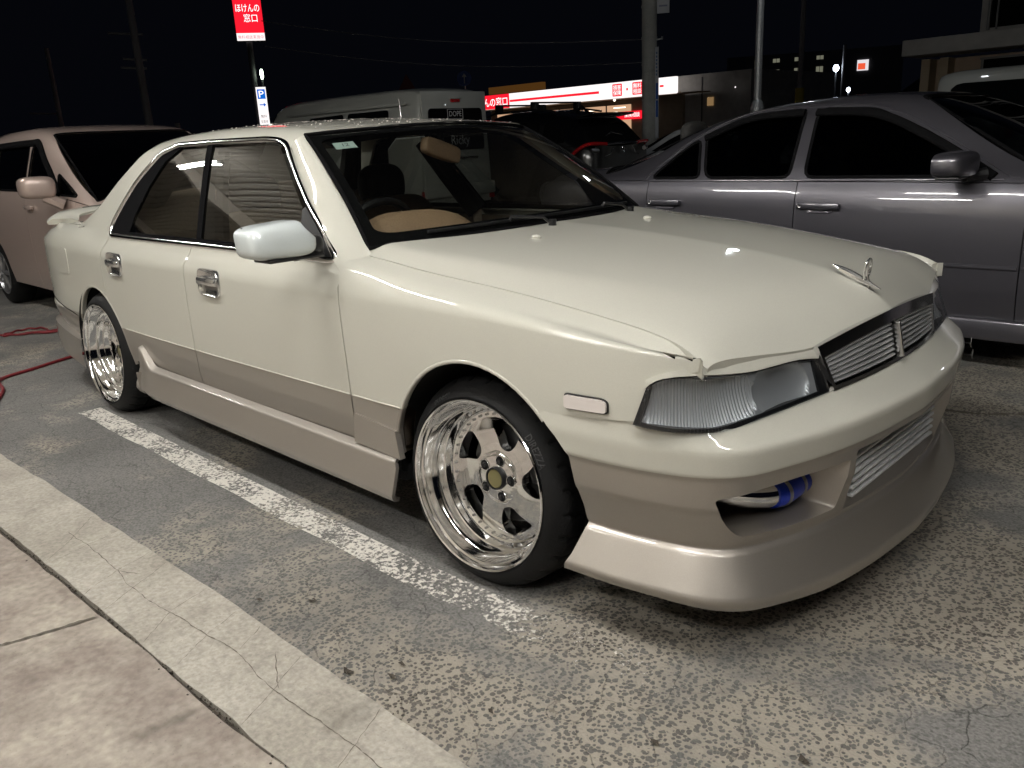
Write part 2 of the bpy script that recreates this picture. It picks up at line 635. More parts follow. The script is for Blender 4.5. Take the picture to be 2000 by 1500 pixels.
M['seal'] = matt('window rubber', (0.007, 0.007, 0.0075))
M['glass'] = glass('clear car glass', (0.74, 0.76, 0.73), 0.05, dirt=0.008)
M['sideglass'] = glass('side window glass', (0.50, 0.51, 0.48), 0.13, dirt=0.006)
M['lens'] = glass('lamp glass', (0.80, 0.82, 0.84), 0.06)
M['darkglass'] = glass('privacy glass', (0.10, 0.11, 0.11), 0.05)
M['greenglass'] = glass('green tinted car glass', (0.30, 0.42, 0.38), 0.05)
M['tan'] = simple('tan dashboard vinyl', (0.30, 0.20, 0.125), 0.55, noise=0.1, bump=0.2, nscale=150)
M['seat'] = simple('beige seat velour', (0.36, 0.30, 0.24), 0.9, noise=0.15, nscale=90)
M['interior'] = simple('brown interior trim', (0.17, 0.135, 0.105), 0.8, noise=0.1)
M['darktrim'] = simple('dark interior trim', (0.015, 0.014, 0.013), 0.8)
M['white_mirror'] = car_paint('pale bluish white paint', (0.68, 0.73, 0.73), 0.05, 0.35)
M['blue'] = simple('blue silicone hose', (0.015, 0.05, 0.55), 0.35)
M['steel'] = simple('steel', (0.45, 0.45, 0.45), 0.3, 1.0)
M['silver'] = simple('silver grille plastic', (0.46, 0.465, 0.475), 0.38, 0.45)
M['handle'] = simple('bright chrome', (0.90, 0.90, 0.89), 0.15, 0.93)
M['core'] = simple('intercooler aluminium', (0.72, 0.72, 0.73), 0.45, 0.2, noise=0.1, nscale=60)
M['reflector'] = simple('lamp reflector', (0.66, 0.67, 0.68), 0.42, 0.5)
M['clear_white'] = simple('clear marker lens', (0.72, 0.66, 0.63), 0.12, 0.0, coat=1)
M['red_lens'] = simple('red lamp lens', (0.5, 0.01, 0.012), 0.15, coat=1)
M['white'] = simple('white vinyl', (0.8, 0.8, 0.8), 0.5)
M['paper'] = simple('inspection sticker', (0.45, 0.58, 0.55), 0.5)
# ================================================================== the cream sedan
def offs(F, d, sign=None):
    """surface F moved along its outward normal by d"""
    def G(uv):
        P = F(uv); N = fd_normals(F, uv)
        o = P - np.stack([np.clip(P[:, 0], -3.0, 0.2), P[:, 1] * 0, P[:, 2] * 0 + 0.45], 1)
        s = np.sign((N * o).sum(1, keepdims=True))
        return P + N * s * d
    return G

def frame_on(F, uv):
    uv = np.atleast_2d(np.asarray(uv, float))
    P = F(uv); N = fd_normals(F, uv)
    o = P - np.stack([np.clip(P[:, 0], -3.0, 0.2), P[:, 1] * 0, P[:, 2] * 0 + 0.45], 1)
    N = N * np.sign((N * o).sum(1, keepdims=True))
    return P, N

def strip(mb, F, S, pts, prof, closed=False, step=0.02, hi=None):
    """sweep a small profile along a path given in (x, z) on surface F (a Surf S maps z to v)"""
    uv = S.poly(pts, hi=hi, step=step)
    P, N = frame_on(F, uv)
    mb.sweep(P, N, prof, closed=closed)

def rprof(w, h, b0=0.0, n0=-0.004):
    """low rounded strip profile: width w, height h"""
    return [(b0 - w / 2, n0), (b0 - w / 2, n0 + h * .5), (b0 - w * .32, n0 + h * .92), (b0, n0 + h), (b0 + w * .32, n0 + h * .92), (b0 + w / 2, n0 + h * .5), (b0 + w / 2, n0)]

car = empty('sedan', (0, 0, 0))
tag(car, 'lowered cream four-door sedan with champagne lower body and deep polished wheels', 'car')

# ---- lower body rails
XL = [-3.84, -3.74, -3.60, -3.30, -2.95, -2.67, -2.40, -1.90, -1.30, -.60, 0, .30, .50, .58, .64, .70, .80]
WL = np.array([.58, .68, .735, .785, .808, .822, .834, .845, .848, .846, .842, .838, .826, .810, .775, .71, .60])
def lowrails(zsh5, w5):
    return [((XL, WL - .02), ([-4, 1], [.28, .28])), ((XL, WL - .004), ([-4, 1], [.40, .40])), ((XL, WL), ([-4, 1], [.62, .62])),
            ((XL, WL - .004), ([-4, -3, 0, .4, .62, .8], [.80, .792, .785, .768, .752, .70])), ((XL, WL - .007), ([-4, -3, 0, .4, .62, .8], [.819, .812, .804, .786, .768, .715])), (w5, zsh5)]
Z6X = [-4, -3.82, -3.6, -3.3, -2.95, -2.67, -2.4, -1.6, -.4]
Z6 = [.84, .86, .895, .912, .912, .902, .894, .893, .893]
W6X = [-4, -3.82, -3.6, -3.3, -2.95, -2.67, -2.4, -1.9, -1.3, -.6, -.3]
W6 = np.array([.48, .53, .64, .69, .728, .757, .777, .787, .789, .788, .786])
RX = [-4, -2.9, -2.65, -2.4, -2.1, -1.75, -1.4, -1.1, -.93, -.80, -.3]
RZ = np.array([1.0, 1.17, 1.255, 1.312, 1.338, 1.346, 1.338, 1.318, 1.300, 1.280, 1.20])
k_t = .565
def plane_w(zr):     # half width on the tumblehome for a height
    return np.interp(RX, W6X, W6) - k_t * (zr - .893)
R8z, R9z = RZ - .112, RZ - .062
SIDE = Surf(-3.84, -.30, lowrails((Z6X, np.array(Z6) - .038), (XL, WL - .040)) + [
    ((W6X, W6), (Z6X, Z6)),
    ((RX, plane_w(RZ - .26) + .010), (RX, RZ - .26)),
    ((RX, plane_w(R8z) + .010), (RX, R8z)),
    ((RX, plane_w(R9z) + .003), (RX, R9z)),
    ((RX, plane_w(R9z) - .075), (RX, RZ - .026)),
    ((RX, np.full(len(RX), .27)), (RX, RZ - .008)),
    ((RX, np.full(len(RX), .0)), (RX, RZ))],
    [0, .12, .34, .51, .530, .590, .635, .85, 1.02, 1.08, 1.165, 1.37, 1.64], sv=.005)
HX = [-.70, -.47, -.26, .09, .40, .54, .64, .70, .78, .9]
HG = [.914, .896, .872, .844, .808, .787, .756, .706, .640, .56]
HCX = [-.70, -.39, -.2, 0, .2, .4, .6, .70, .745, .785, .82, .9]
HC = [.966, .936, .927, .913, .894, .869, .834, .806, .783, .748, .70, .60]
_hx = np.array(HX); _hg = np.array(HG); _hc = np.interp(_hx, HCX, HC)
HOODS = Surf(-.70, .86, lowrails((HX, _hg - np.interp(_hx, [.3, .55, .66], [.020, .027, .040])), ([-1, 0, .3, .5, .6, .68, .72, .8], [.796, .794, .790, .783, .768, .745, .71, .60])) + [
    (([-1, .62, .675, .72, .8], [.73, .73, .729, .70, .58]), (HX, _hg)),
    (([-.7, -.2, .13, .42, .6, .8], [.66, .63, .58, .51, .46, .40]), (HX, _hg + (_hc - _hg) * np.interp(_hx, [-.3, .2, .54, .64, .70, .78], [.60, .62, .68, .52, .38, .40]))),
    (([-1, 1], [0, 0]), (HCX, HC))],
    [0, .12, .34, .51, .530, .585, .642, .77, 1.36], sv=.009)

arcF = lambda a0, a1, n=22: [(0.022 + .352 * math.cos(math.radians(a)), .305 + .362 * math.sin(math.radians(a))) for a in np.linspace(a0, a1, n)]
arcR = lambda a0, a1, n=22: [(-2.675 + .350 * math.cos(math.radians(a)), .285 + .352 * math.sin(math.radians(a))) for a in np.linspace(a0, a1, n)]
CRM = M['cream']
G_ = .0025
# front fender
hoodx = np.linspace(.662, -.585, 40)
fen = [tuple(p) for p in HOODS.poly([(-.530, .325), (-.530, .40), (-.534, .60), (-.548, .80), (-.566, .862), (-.60, .880)], hi=.60)]
top = [(x, float(np.interp(x, [.585, .662], [.6390, .612]))) for x in hoodx[::-1]]
outl = HOODS.poly([(.656, .722), (.635, .719), (.608, .712), (.588, .702), (.570, .690), (.558, .665), (.549, .604), (.30, .582), (.262, .572)], hi=.66)
arc = HOODS.poly(arcF(49, 161), hi=.6)
rear = HOODS.poly([arcF(49, 161)[-1], (-.318, .34), (-.318, .325)], hi=.6)
fender = region('fender', HOODS, np.array(fen + [(-.60, .628)] + top + [tuple(p) for p in outl] + [tuple(p) for p in arc] + [tuple(p) for p in rear[1:]]), CRM, car, mirror=True, thick=.02, step=.03)

# doors
fd_poly = [(-.536, .322), (-.536, .40), (-.540, .60), (-.553, .80), (-.572, .862), (-.60, .886), (-1.597, .886), (-1.597, .322)]
rd_poly = [(-1.603, .322), (-1.603, .886), (-2.47, .887), (-2.495, .80), (-2.503, .70), (-2.503, .606)] + [p for p in arcR(59, 6, 12)]
arc_hit = arcR(59, 6, 12)[-1]
door_f = region('door', SIDE, SIDE.poly(fd_poly + fd_poly[:1], hi=.64), CRM, car, step=.04)
door_r = region('door', SIDE, SIDE.poly(rd_poly + rd_poly[:1], hi=.64), CRM, car, step=.04)

# ---- body shell: quarter panels, C pillars and roof in one sheet
VM = SIDE.vmax
half = []
hdr = []
for y in np.linspace(0, .561, 8):
    x = -.925 - .138 * (y / .561) ** 2
    hdr.append((x, float(SIDE.vw(x, y, .9)[0])))
half += hdr[::-1][:0]
WOUT = [(-1.10, 1.232), (-1.135, 1.252), (-1.20, 1.268), (-1.289, 1.275), (-1.758, 1.279), (-2.045, 1.277), (-2.195, 1.243), (-2.352, 1.122), (-2.42, 1.035), (-2.478, .945), (-2.480, .889)]
qpts = WOUT + [(-2.502, .80), (-2.509, .70), (-2.509, .612)] + arcR(61, 154)
side_uv = [tuple(p) for p in SIDE.poly(qpts, hi=1.085)]
qb = [tuple(p) for p in SIDE.poly([arcR(61, 154)[-1], (-3.05, .452), (-3.50, .492), (-3.80, .497), (-3.82, .84)], hi=.635)]
deck = [(x, .632) for x in np.linspace(-3.80, -2.97, 24)]
cp = [tuple(p) for p in SIDE.poly([(-2.93, .93), (-2.76, 1.00), (-2.60, 1.12), (-2.43, 1.225), (-2.33, 1.272)], hi=1.16)]
rw = []
for y in np.linspace(.53, 0, 7):
    x = -2.40 + .10 * (y / .53) ** 2
    rw.append((x, float(SIDE.vw(x, y, .95)[0])))
R_half = hdr[:0] + [hdr[-1]] + side_uv + qb[1:] + deck[1:] + cp + rw
mirr = lambda L: [(u, 2 * VM - v) for u, v in L]
poly = hdr[:-1] + R_half
full = np.array(poly + mirr(poly)[::-1][1:-1])
shell = region('body_shell', SIDE, full, CRM, car, step=.04, thick=.018)

# A pillars
def pillar(sgn):
    O = smooth_path([(-.535, .815, .838), (-.612, .800, .884), (-.730, .760, .972), (-.871, .700, 1.058), (-.99, .650, 1.145), (-1.105, .600, 1.236)], 5)
    I = smooth_path([(-.435, .735, .852), (-.520, .722, .900), (-.645, .676, .990), (-.780, .641, 1.080), (-.92, .603, 1.175), (-1.070, .563, 1.273)], 5)
    O = np.array(O); I = np.array(I)
    rows = []
    for kk, (o, i) in enumerate(zip(O, I)):
        m = (o + i) / 2
        r = []
        for b in np.linspace(0, 1, 9):
            p = o * (1 - b) + i * b
            bul = .013 * math.sin(math.pi * b) ** .8 * min(1, .25 + kk / 12)
            p = p + np.array([.55, .62, .56]) * bul
            r.append((p[0], -sgn * p[1], p[2]))
        rows.append(r)
    return MB().grid(rows).build('roof_pillar', CRM, car, angle=60)
pillar(1); pillar(-1)

# ---- hood: one sheet over both sides
def HOODF(xy):
    x, y = xy[:, 0], xy[:, 1]
    v = HOODS.vw(x, np.abs(y), .55)
    P = HOODS(np.stack([x, v], 1))
    return np.stack([x, y, P[:, 2]], 1)
hf = smooth_path([(.664, -.7255), (.675, -.68), (.704, -.57), (.747, -.39), (.774, -.2), (.783, 0), (.774, .2), (.747, .39), (.704, .57), (.675, .68), (.664, .7255)], 6)
hr = smooth_path([(-.565, .722), (-.50, .60), (-.425, .40), (-.395, .2), (-.382, 0), (-.395, -.2), (-.425, -.40), (-.50, -.60), (-.565, -.722)], 5)
side_h = [(x, .7285) for x in np.linspace(.655, -.55, 34)]
hood_poly = [tuple(p) for p in hf] + side_h + [tuple(p) for p in hr] + [(x, -y) for x, y in side_h[::-1]]
hood = region('hood', HOODF, np.array(hood_poly), CRM, car, step=.035, thick=.02, out=(0.2, 0, 1.0), h=.012, fdir=(.15, 0, 1))
# dark tray below the shut lines
mb = MB()
g = []
for x in np.linspace(-.56, .60, 12):
    g.append([(x, y, float(HOODF(np.array([[x, min(abs(y), .70)]]))[0, 2]) - .035) for y in np.linspace(-.74, .74, 16)])
mb.grid(g)
mb.build('engine_bay_tray', M['gap'], car)

# trunk lid and rear glass
def TRUNKF(xy):
    x, y = xy[:, 0], xy[:, 1]
    zc = np.interp(x, [-3.84, -3.78, -3.7, -3.3, -2.95], [.80, .872, .905, .935, .952])
    ze = np.interp(x, [-3.84, -3.78, -3.7, -3.3, -2.95], [.77, .845, .872, .905, .917])
    return np.stack([x, y, zc + (ze - zc) * (np.abs(y) / .68) ** 2], 1)
region('trunk_lid', TRUNKF, round_poly([(-3.80, -.55), (-3.80, .55), (-3.55, .64), (-2.98, .71), (-2.98, -.71), (-3.55, -.64)], .05), CRM, car, out=(0, 0, 1), step=.06)
MB().box((-3.80, 0, .62), (.06, 1.16, .36), bev=.02).build('rear_panel', CRM, car)
for s in (-1, 1):
    MB().box((-3.815, s * .42, .68), (.07, .34, .15), bev=.02).build('tail_lamp', M['red_lens'], car)
sp = smooth_path([(-3.44, -.665, .900), (-3.52, -.60, .930), (-3.57, -.40, .945), (-3.59, 0, .95), (-3.57, .40, .945), (-3.52, .60, .930), (-3.44, .665, .900)], 6)
mb = MB().sweep(sp, [(0, 0, 1)] * len(sp), [(-.07, -.004), (-.075, .012), (-.04, .030), (.05, .026), (.085, .010), (.08, -.004)])
mb.build('rear_spoiler', CRM, car, angle=50)
def glass_sheet(name, bot, top, bulge, mat, n=24, m=14, axis=(1, 0, 0), fr=None):
    rows = []
    for j in range(m + 1):
        t = j / m
        r = []
        for i in range(n + 1):
            s = -1 + 2 * i / n
            p = np.array(bot(s)) * (1 - t) + np.array(top(s)) * t + np.array(axis) * bulge * 4 * t * (1 - t)
            r.append(tuple(p))
        rows.append(r)
    return rows
rb = lambda s: (-2.98 - .06 * (1 - s * s), s * .68, .935 + .015 * (1 - s * s))
rt = lambda s: (-2.31 - .09 * (1 - s * s), s * .535, 1.268 + .03 * (1 - s * s))
MB().grid(glass_sheet('', rb, rt, .012, None, axis=(-.4, 0, .9))).build('rear_window', M['glass'], car)

# ---- windscreen
wb = lambda s: (-.39 - .159 * s * s, s * .709, .934 - .015 * s * s)
wt = lambda s: (-.932 - .134 * s * s, s * .563, 1.294 - .022 * s * s)
WS = glass_sheet('', wb, wt, .020, None, 30, 20, axis=(.5, 0, .85))
MB().grid(WS).build('windscreen', M['glass'], car)
# black ceramic border and rubber
mb = MB()
A = np.array(WS)
nrm = np.array([.56, 0, .83])
n1, m1 = A.shape[0], A.shape[1]
def border(mb, wl, wr, wbm, wtp, off=.0025):
    """inner outline at the given share of width and height"""
    def pt(t, s):
        j = t * (n1 - 1); i = s * (m1 - 1)
        j0, i0 = min(int(j), n1 - 2), min(int(i), m1 - 2)
        a, b = j - j0, i - i0
        p = (A[j0, i0] * (1 - a) + A[j0 + 1, i0] * a) * (1 - b) + (A[j0, i0 + 1] * (1 - a) + A[j0 + 1, i0 + 1] * a) * b
        return p - nrm * off
    inner = round_poly([(wl, wbm), (1 - wr, wbm), (1 - wr, 1 - wtp), (wl, 1 - wtp)], [.06] * 4, 6)
    inner = dense(inner, .03)
    outer = []
    for s, t in inner:
        d = np.array([s - .5, t - .5])
        k = .5 / max(abs(d[0]), abs(d[1]))
        outer.append((.5 + d[0] * k, .5 + d[1] * k))
    V = [pt(t, s) for s, t in inner] + [pt(t, s) for s, t in outer]
    n = len(inner)
    mb.add(V, [(i, (i + 1) % n, n + (i + 1) % n, n + i) for i in range(n)])
border(mb, .028, .028, .085, .055)
mb.build('windscreen_border', M['seal'], car)
edge = [A[0, i] for i in range(m1)] + [A[j, -1] for j in range(1, n1)] + [A[-1, i] for i in range(m1 - 2, -1, -1)] + [A[j, 0] for j in range(n1 - 2, 0, -1)]
MB().tube([p + nrm * .001 for p in edge], .0075, 6, closed=True).build('windscreen_rubber', M['seal'], car)
# cowl under the wipers
mb = MB()
rows = []
for f_, dz in ((0, .002), (.5, -.012), (1, -.006)):
    rows.append([(wb(s)[0] + .012 + f_ * .045 - .0 * s, s * .70, wb(s)[2] - .012 + dz) for s in np.linspace(-.90, .90, 25)])
mb.grid(rows).build('cowl', M['black'], car)
def wiper(y0, y1, yp):
    w = empty('wiper', parent=car)
    mb = MB()
    L = [(wb(y / .709)[0] + .006 - .018, y, wb(y / .709)[2] + .026) for y in np.linspace(y0, y1, 12)]
    mb.tube(L, .0055, 6).build('blade', M['rubber'], w)
    m_ = MB()
    pv = (wb(yp / .709)[0] + .05, yp, wb(yp / .709)[2] + .000)
    md = L[6]
    m_.cyl((pv[0], pv[1], pv[2] - .02), (pv[0], pv[1], pv[2] + .018), .014)
    m_.tube([pv, (pv[0] - .01, pv[1] + (md[1] - pv[1]) * .25, pv[2] + .028), (md[0] + .01, md[1], md[2] + .014), md], .006, 6)
    m_.build('arm', M['black'], w)
wiper(-.52, .04, -.08)
wiper(.02, .56, .46)

# ---- side windows
def side_panel(name, pts, mat, off, parent=car, step=.05, thick=.004, mirror=True, hi=1.09):
    return region(name, offs(SIDE, off), SIDE.poly(list(pts) + [pts[0]], hi=hi), mat, parent, step=step, thick=thick, mirror=mirror)
FGL = [(-.80, .898), (-.90, 1.035), (-1.145, 1.212), (-1.21, 1.250), (-1.30, 1.258), (-1.728, 1.262), (-1.548, .898)]
RGL = [(-1.572, .898), (-1.762, 1.262), (-2.00, 1.256), (-2.125, 1.200), (-2.205, 1.10), (-2.252, .99), (-2.262, .898)]
side_panel('front_window', FGL, M['sideglass'], -.010)
side_panel('rear_quarter_window', RGL, M['sideglass'], -.010)
side_panel('centre_pillar', [(-1.540, .894), (-1.722, 1.268), (-1.770, 1.268), (-1.580, .894)], M['seal'], -.004)
side_panel('pillar_trim', [(-2.255, .896), (-2.247, .99), (-2.20, 1.10), (-2.12, 1.205), (-2.00, 1.263), (-2.045, 1.268), (-2.190, 1.236), (-2.342, 1.118), (-2.408, 1.032), (-2.462, .945), (-2.462, .896)], M['seal'], -.004)
side_panel('mirror_sail', [(-.655, .890), (-.875, 1.040), (-.865, 1.05), (-.63, .905), (-.625, .890)][:1] + [(-.83, .890), (-.893, 1.032), (-.873, 1.046), (-.635, .897)], M['black'], -.002)
for off_n in (0,):
    mb = MB()
    topc = [(-.628, .902), (-.74, .977), (-.865, 1.050), (-.99, 1.136), (-1.105, 1.222), (-1.14, 1.245), (-1.20, 1.261), (-1.289, 1.268), (-1.758, 1.272), (-2.042, 1.270), (-2.192, 1.237), (-2.346, 1.117), (-2.412, 1.032), (-2.468, .947), (-2.468, .905), (-2.44, .889), (-2.30, .889), (-1.52, .891), (-1.09, .889), (-.66, .887), (-.628, .890)]
    cl = round_poly(topc, .035, 4)
    strip(mb, SIDE, SIDE, list(cl) + [cl[0]], rprof(.024, .013, 0, -.004), step=.018, hi=1.09)
    t1 = mb.build('window_trim', M['chrome'], car, angle=50)
    mirror_obj(t1)
    mb = MB()
    strip(mb, SIDE, SIDE, [(-.70, .904), (-1.09, .906), (-1.55, .906), (-2.26, .904)], rprof(.016, .008, 0, -.006), hi=1.09)
    t2 = mb.build('window_seal', M['seal'], car)
    mirror_obj(t2)

# door handles: oval chrome cup with a flap bar
def handle(x, z, parent):
    v = float(SIDE.vz(x, z, 0, .6)[0])
    P, N = frame_on(SIDE, [(x, v)])
    P, N = P[0], N[0]
    h = empty('door_handle', parent=parent)
    out = Vector(N); up = Vector((0, 0, 1)); fw = Vector((1, 0, 0))
    up = (up - out * up.dot(out)).normalized(); fw = out.cross(up) * (-1 if out.cross(up).x < 0 else 1)
    Mx = Matrix((fw, up, out)).transposed().to_4x4(); Mx.translation = Vector(P)
    ol = round_poly([(-.078, -.048), (.078, -.052), (.078, .048), (-.078, .052)], .036, 7)
    n = len(ol)
    rows = []
    for k, d in ((1.05, -.004), (1.045, .006), (1.02, .010), (.97, .010), (.92, .007), (.80, .0025), (.5, .0012), (.1, .001)):
        rows.append([(p[0] * k, p[1] * k, d) for p in ol] + [(ol[0][0] * k, ol[0][1] * k, d)])
    MB().grid(rows).xf(Mx).build('cup', M['handle'], h, angle=40)
    m_ = MB().box((-.002, .006, .012), (.146, .030, .018), bev=.008)
    m_.xf(Mx).build('flap', M['handle'], h, angle=40)
    return h
handle(-1.385, .764, door_f)
handle(-2.318, .770, door_r)
mirror_obj(door_f); mirror_obj(door_r)

# belt moulding ridge at the paint split and the sill shadow
mb = MB()
strip(mb, SIDE, SIDE, [(-2.32, .4705), (-1.608, .474)], rprof(.006, .004, 0, -.001), hi=.6)
strip(mb, SIDE, SIDE, [(-1.592, .474), (-.542, .4795)], rprof(.006, .004, 0, -.001), hi=.6)
strip(mb, HOODS, HOODS, [(-.524, .4795), (-.29, .481)], rprof(.006, .004, 0, -.001), hi=.6)
r1 = mb.build('body_line', CRM, car); mirror_obj(r1)

# fuel lid on the rear wing
side_panel('fuel_lid', round_poly([(-3.20, .665), (-3.04, .665), (-3.04, .80), (-3.20, .80)], .03), CRM, .0025, mirror=False, hi=.6, step=.04)

# indicator on the fender
def side_marker():
    e = empty('side_marker', parent=car)
    F = offs(HOODS, .010)
    ol = round_poly([(.350, .608), (.350, .640), (.452, .643), (.468, .638), (.468, .616), (.462, .613)], .008, 3)
    bl = round_poly([(.347, .6045), (.347, .6435), (.4535, .6465), (.4715, .640), (.4715, .6135), (.4635, .6095)], .009, 3)
    region('lens', F, HOODS.poly(list(ol) + [ol[0]], hi=.6, step=.01), M['clear_white'], e, step=.012, bstep=.01, thick=.008)
    region('surround', offs(HOODS, .004), HOODS.poly(list(bl) + [bl[0]], hi=.6, step=.01), M['black'], e, step=.015, bstep=.01, thick=.006)
    mirror_obj(e)
side_marker()

# ---- front bumper
PLAN = np.array([(.20, .838), (.30, .836), (.45, .826), (.57, .806), (.66, .778), (.715, .744), (.757, .698), (.790, .62), (.843, .45), (.877, .25), (.895, 0)])
_h = smooth_path(PLAN, 14)
_full = np.concatenate([np.stack([_h[:, 0], -_h[:, 1]], 1), np.stack([_h[-2::-1, 0], _h[-2::-1, 1]], 1)])
_sl = np.concatenate([[0], np.cumsum(np.linalg.norm(np.diff(_full, axis=0), axis=1))])
_st = np.arange(0, _sl[-1], .005)
PX = gsmooth(np.interp(_st, _sl, _full[:, 0]), 5, 0); PY = gsmooth(np.interp(_st, _sl, _full[:, 1]), 5, 0)
SL = _st[-1]
_tx, _ty = np.gradient(PX), np.gradient(PY)
_tl = np.hypot(_tx, _ty)
NX, NY = _ty / _tl, -_tx / _tl
FR = np.interp(np.minimum(_st, SL - _st), [0, .40, .56, .82, 2], [0, 0, .5, 1, 1])
FR = gsmooth(FR, 8, 0)
#        z_side  z_front d_side d_corner d_front
BP = [(.600, .588, .603, .000, -.036, -.086), (.580, .572, .578, .002, -.018, -.040), (.560, .556, .557, .004, -.002, -.005), (.551, .548, .548, .005, .004, .004), (.540, .538, .538, .005, .005, .005),
      (.487, .486, .485, .000, .000, -.002), (.479, .478, .477, -.006, -.006, -.008), (.402, .401, .40, -.014, -.014, -.013), (.388, .387, .385, -.022, -.021, -.018),
      (.298, .292, .288, -.050, -.050, -.044), (.290, .284, .279, -.056, -.055, -.049), (.282, .276, .270, -.042, -.041, -.036), (.196, .182, .166, .012, .013, .014),
      (.188, .174, .158, .011, .012, .013), (.168, .148, .130, .000, .000, .008), (.160, .140, .122, -.09, -.085, -.07)]
_bp = np.array(BP)
BQ = np.concatenate([[0], np.cumsum(np.hypot(np.diff(_bp[:, 2]), np.diff(_bp[:, 5])))])
_qn = np.arange(0, BQ[-1], .0025)
_DT, _ZT = [], []
for fr in np.linspace(0, 1, 21):
    zk = np.array([np.interp(fr, [0, .5, 1], r[:3]) for r in _bp])
    dk = np.array([np.interp(fr, [0, .5, 1], r[3:6]) for r in _bp])
    _ZT.append(gsmooth(np.interp(_qn, BQ, zk), 1.7, 0)); _DT.append(gsmooth(np.interp(_qn, BQ, dk), 1.7, 0))
_DT, _ZT = np.array(_DT), np.array(_ZT)
def _bl(A, a, b):
    a = np.clip(a, 0, A.shape[0] - 1.001); b = np.clip(b, 0, A.shape[1] - 1.001)
    i, j = a.astype(int), b.astype(int); u, v = a - i, b - j
    return (A[i, j] * (1 - u) + A[i + 1, j] * u) * (1 - v) + (A[i, j + 1] * (1 - u) + A[i + 1, j + 1] * u) * v
def BUMP(sq):
    s, q = sq[:, 0], sq[:, 1]
    fr = np.interp(s, _st, FR)
    d = _bl(_DT, fr * 20, q / .0025); z = _bl(_ZT, fr * 20, q / .0025)
    return np.stack([np.interp(s, _st, PX) + np.interp(s, _st, NX) * d, np.interp(s, _st, PY) + np.interp(s, _st, NY) * d, z], 1)
def bq(s, z):
    s = np.atleast_1d(np.asarray(s, float)); z = np.broadcast_to(np.asarray(z, float), s.shape)
    lo, hi = np.zeros(s.shape), np.full(s.shape, BQ[-1] - .003)
    for _ in range(40):
        m = (lo + hi) / 2
        c = BUMP(np.stack([s, m], 1))[:, 2] > z
        lo = np.where(c, m, lo); hi = np.where(c, hi, m)
    return (lo + hi) / 2
def bpoly(pts, step=.02):
    P = dense(pts, step, closed=False)
    return np.stack([P[:, 0], bq(P[:, 0], P[:, 1])], 1)
def s_of_y(y):                     # right side: y negative
    m = _st < SL / 2
    a = np.interp(abs(y), PY[m][::-1] * -1, _st[m][::-1])
    return a if y < 0 else SL - a
side_edge = [(.064, .573), (.112, .527), (.146, .483), (.152, .44), (.166, .344), (.166, .300), (.168, .284), (.150, .22), (.126, .172)]
rear_uv = [tuple(p) for p in bpoly(side_edge)] + [(.126, BQ[-1] - .004)]
front_bot = [(s, BQ[-1] - .004) for s in np.linspace(.126, SL - .126, 60)]
topb = [(s, .0) for s in np.linspace(SL - .064, .064, 60)]
bl = rear_uv + front_bot[1:-1] + [(SL - s, q) for s, q in rear_uv[::-1]] + topb[1:-1]
duct_yz = round_poly([(-.752, .430), (-.735, .36), (-.700, .318), (-.55, .308), (-.385, .310), (-.374, .445), (-.55, .448), (-.66, .444)], [.012, .03, .03, .0, .012, .010, .0, .0], 4)
duct_s = np.array([(s_of_y(y), z) for y, z in duct_yz])
duct = bpoly(list(duct_s) + [duct_s[0]], .012)[:-1]
ductL = np.array([(SL - s, q) for s, q in duct])
ic_yz = round_poly([(-.345, .290), (.345, .290), (.352, .463), (-.352, .463)], .012, 3)
ic = bpoly([(s_of_y(y), z) for y, z in ic_yz] + [(s_of_y(ic_yz[0][0]), ic_yz[0][1])], .012)[:-1]
bout = lambda P: np.stack([P[:, 0] - .1, P[:, 1], P[:, 2] * 0], 1)
QS = np.array([1.0, 3.2])
bumper = region('front_bumper', lambda q: BUMP(q / QS), np.array(bl) * QS, CRM, car, holes=[duct * QS, ductL * QS, ic * QS], step=.028, bstep=.018, thick=.004, out=bout, h=.0045)
def tunnel(name, uv, fn, mat, parent, n=6):
    P = BUMP(uv)
    rows = []
    for k in range(n + 1):
        r = [fn(p, k / n) for p in P]
        rows.append(r + [r[0]])
    return MB().grid(rows).build(name, mat, parent, angle=40)
def duct_fn(sg):
    c = np.array([.60, sg * .50, .385])
    def f(p, t):
        q = p.copy()
        q[0] = p[0] - .20 * t
        if abs(p[1]) > .45 and False: pass
        q[1] = p[1] + (c[1] - p[1]) * .25 * t
        q[2] = p[2] + (c[2] - p[2]) * .30 * t
        return tuple(q)
    return f
tunnel('duct_liner', duct, duct_fn(-1), CRM, bumper)
tunnel('duct_liner', ductL, duct_fn(1), CRM, bumper)
def ic_fn(p, t):
    return (p[0] * (1 - t) + .812 * t, p[1] * (1 - .12 * t), p[2] + (.374 - p[2]) * .12 * t + .020 * t * (p[2] < .33))
tunnel('intercooler_recess', ic, ic_fn, CRM, bumper, 3)
# things behind the openings
MB().box((.56, 0, .38), (.02, 1.36, .16)).build('bumper_backing', M['gap'], car)
icr = empty('intercooler', parent=car)
MB().box((.786, 0, .384), (.055, .60, .160), bev=.004).build('core', M['core'], icr)
for k in range(8):
    z = .313 + k * .0205
    MB().box((.820, 0, z), (.016, .585, .0085), bev=.003).build('cooling_bar', M['core'], icr)
mb = MB()
random.seed(3)
for k in range(7):
    z = .323 + k * .0205
    for i in range(72):
        y = -.288 + i * .008
        mb.box((.816, y, z), (.006, .0016, .0125), rot=Matrix.Rotation(random.uniform(-.3, .3), 3, 'Z'))
mb.build('cooling_fins', M['steel'], icr, smooth=False)
pipe = empty('intercooler_pipe', parent=car)
pp = smooth_path([(.52, -.68, .41), (.600, -.635, .398), (.680, -.575, .378), (.722, -.50, .366), (.728, -.40, .366), (.730, -.30, .37)], 6)
MB().tube(pp, .0305, 18).build('chrome_tube', M['polished'], pipe)
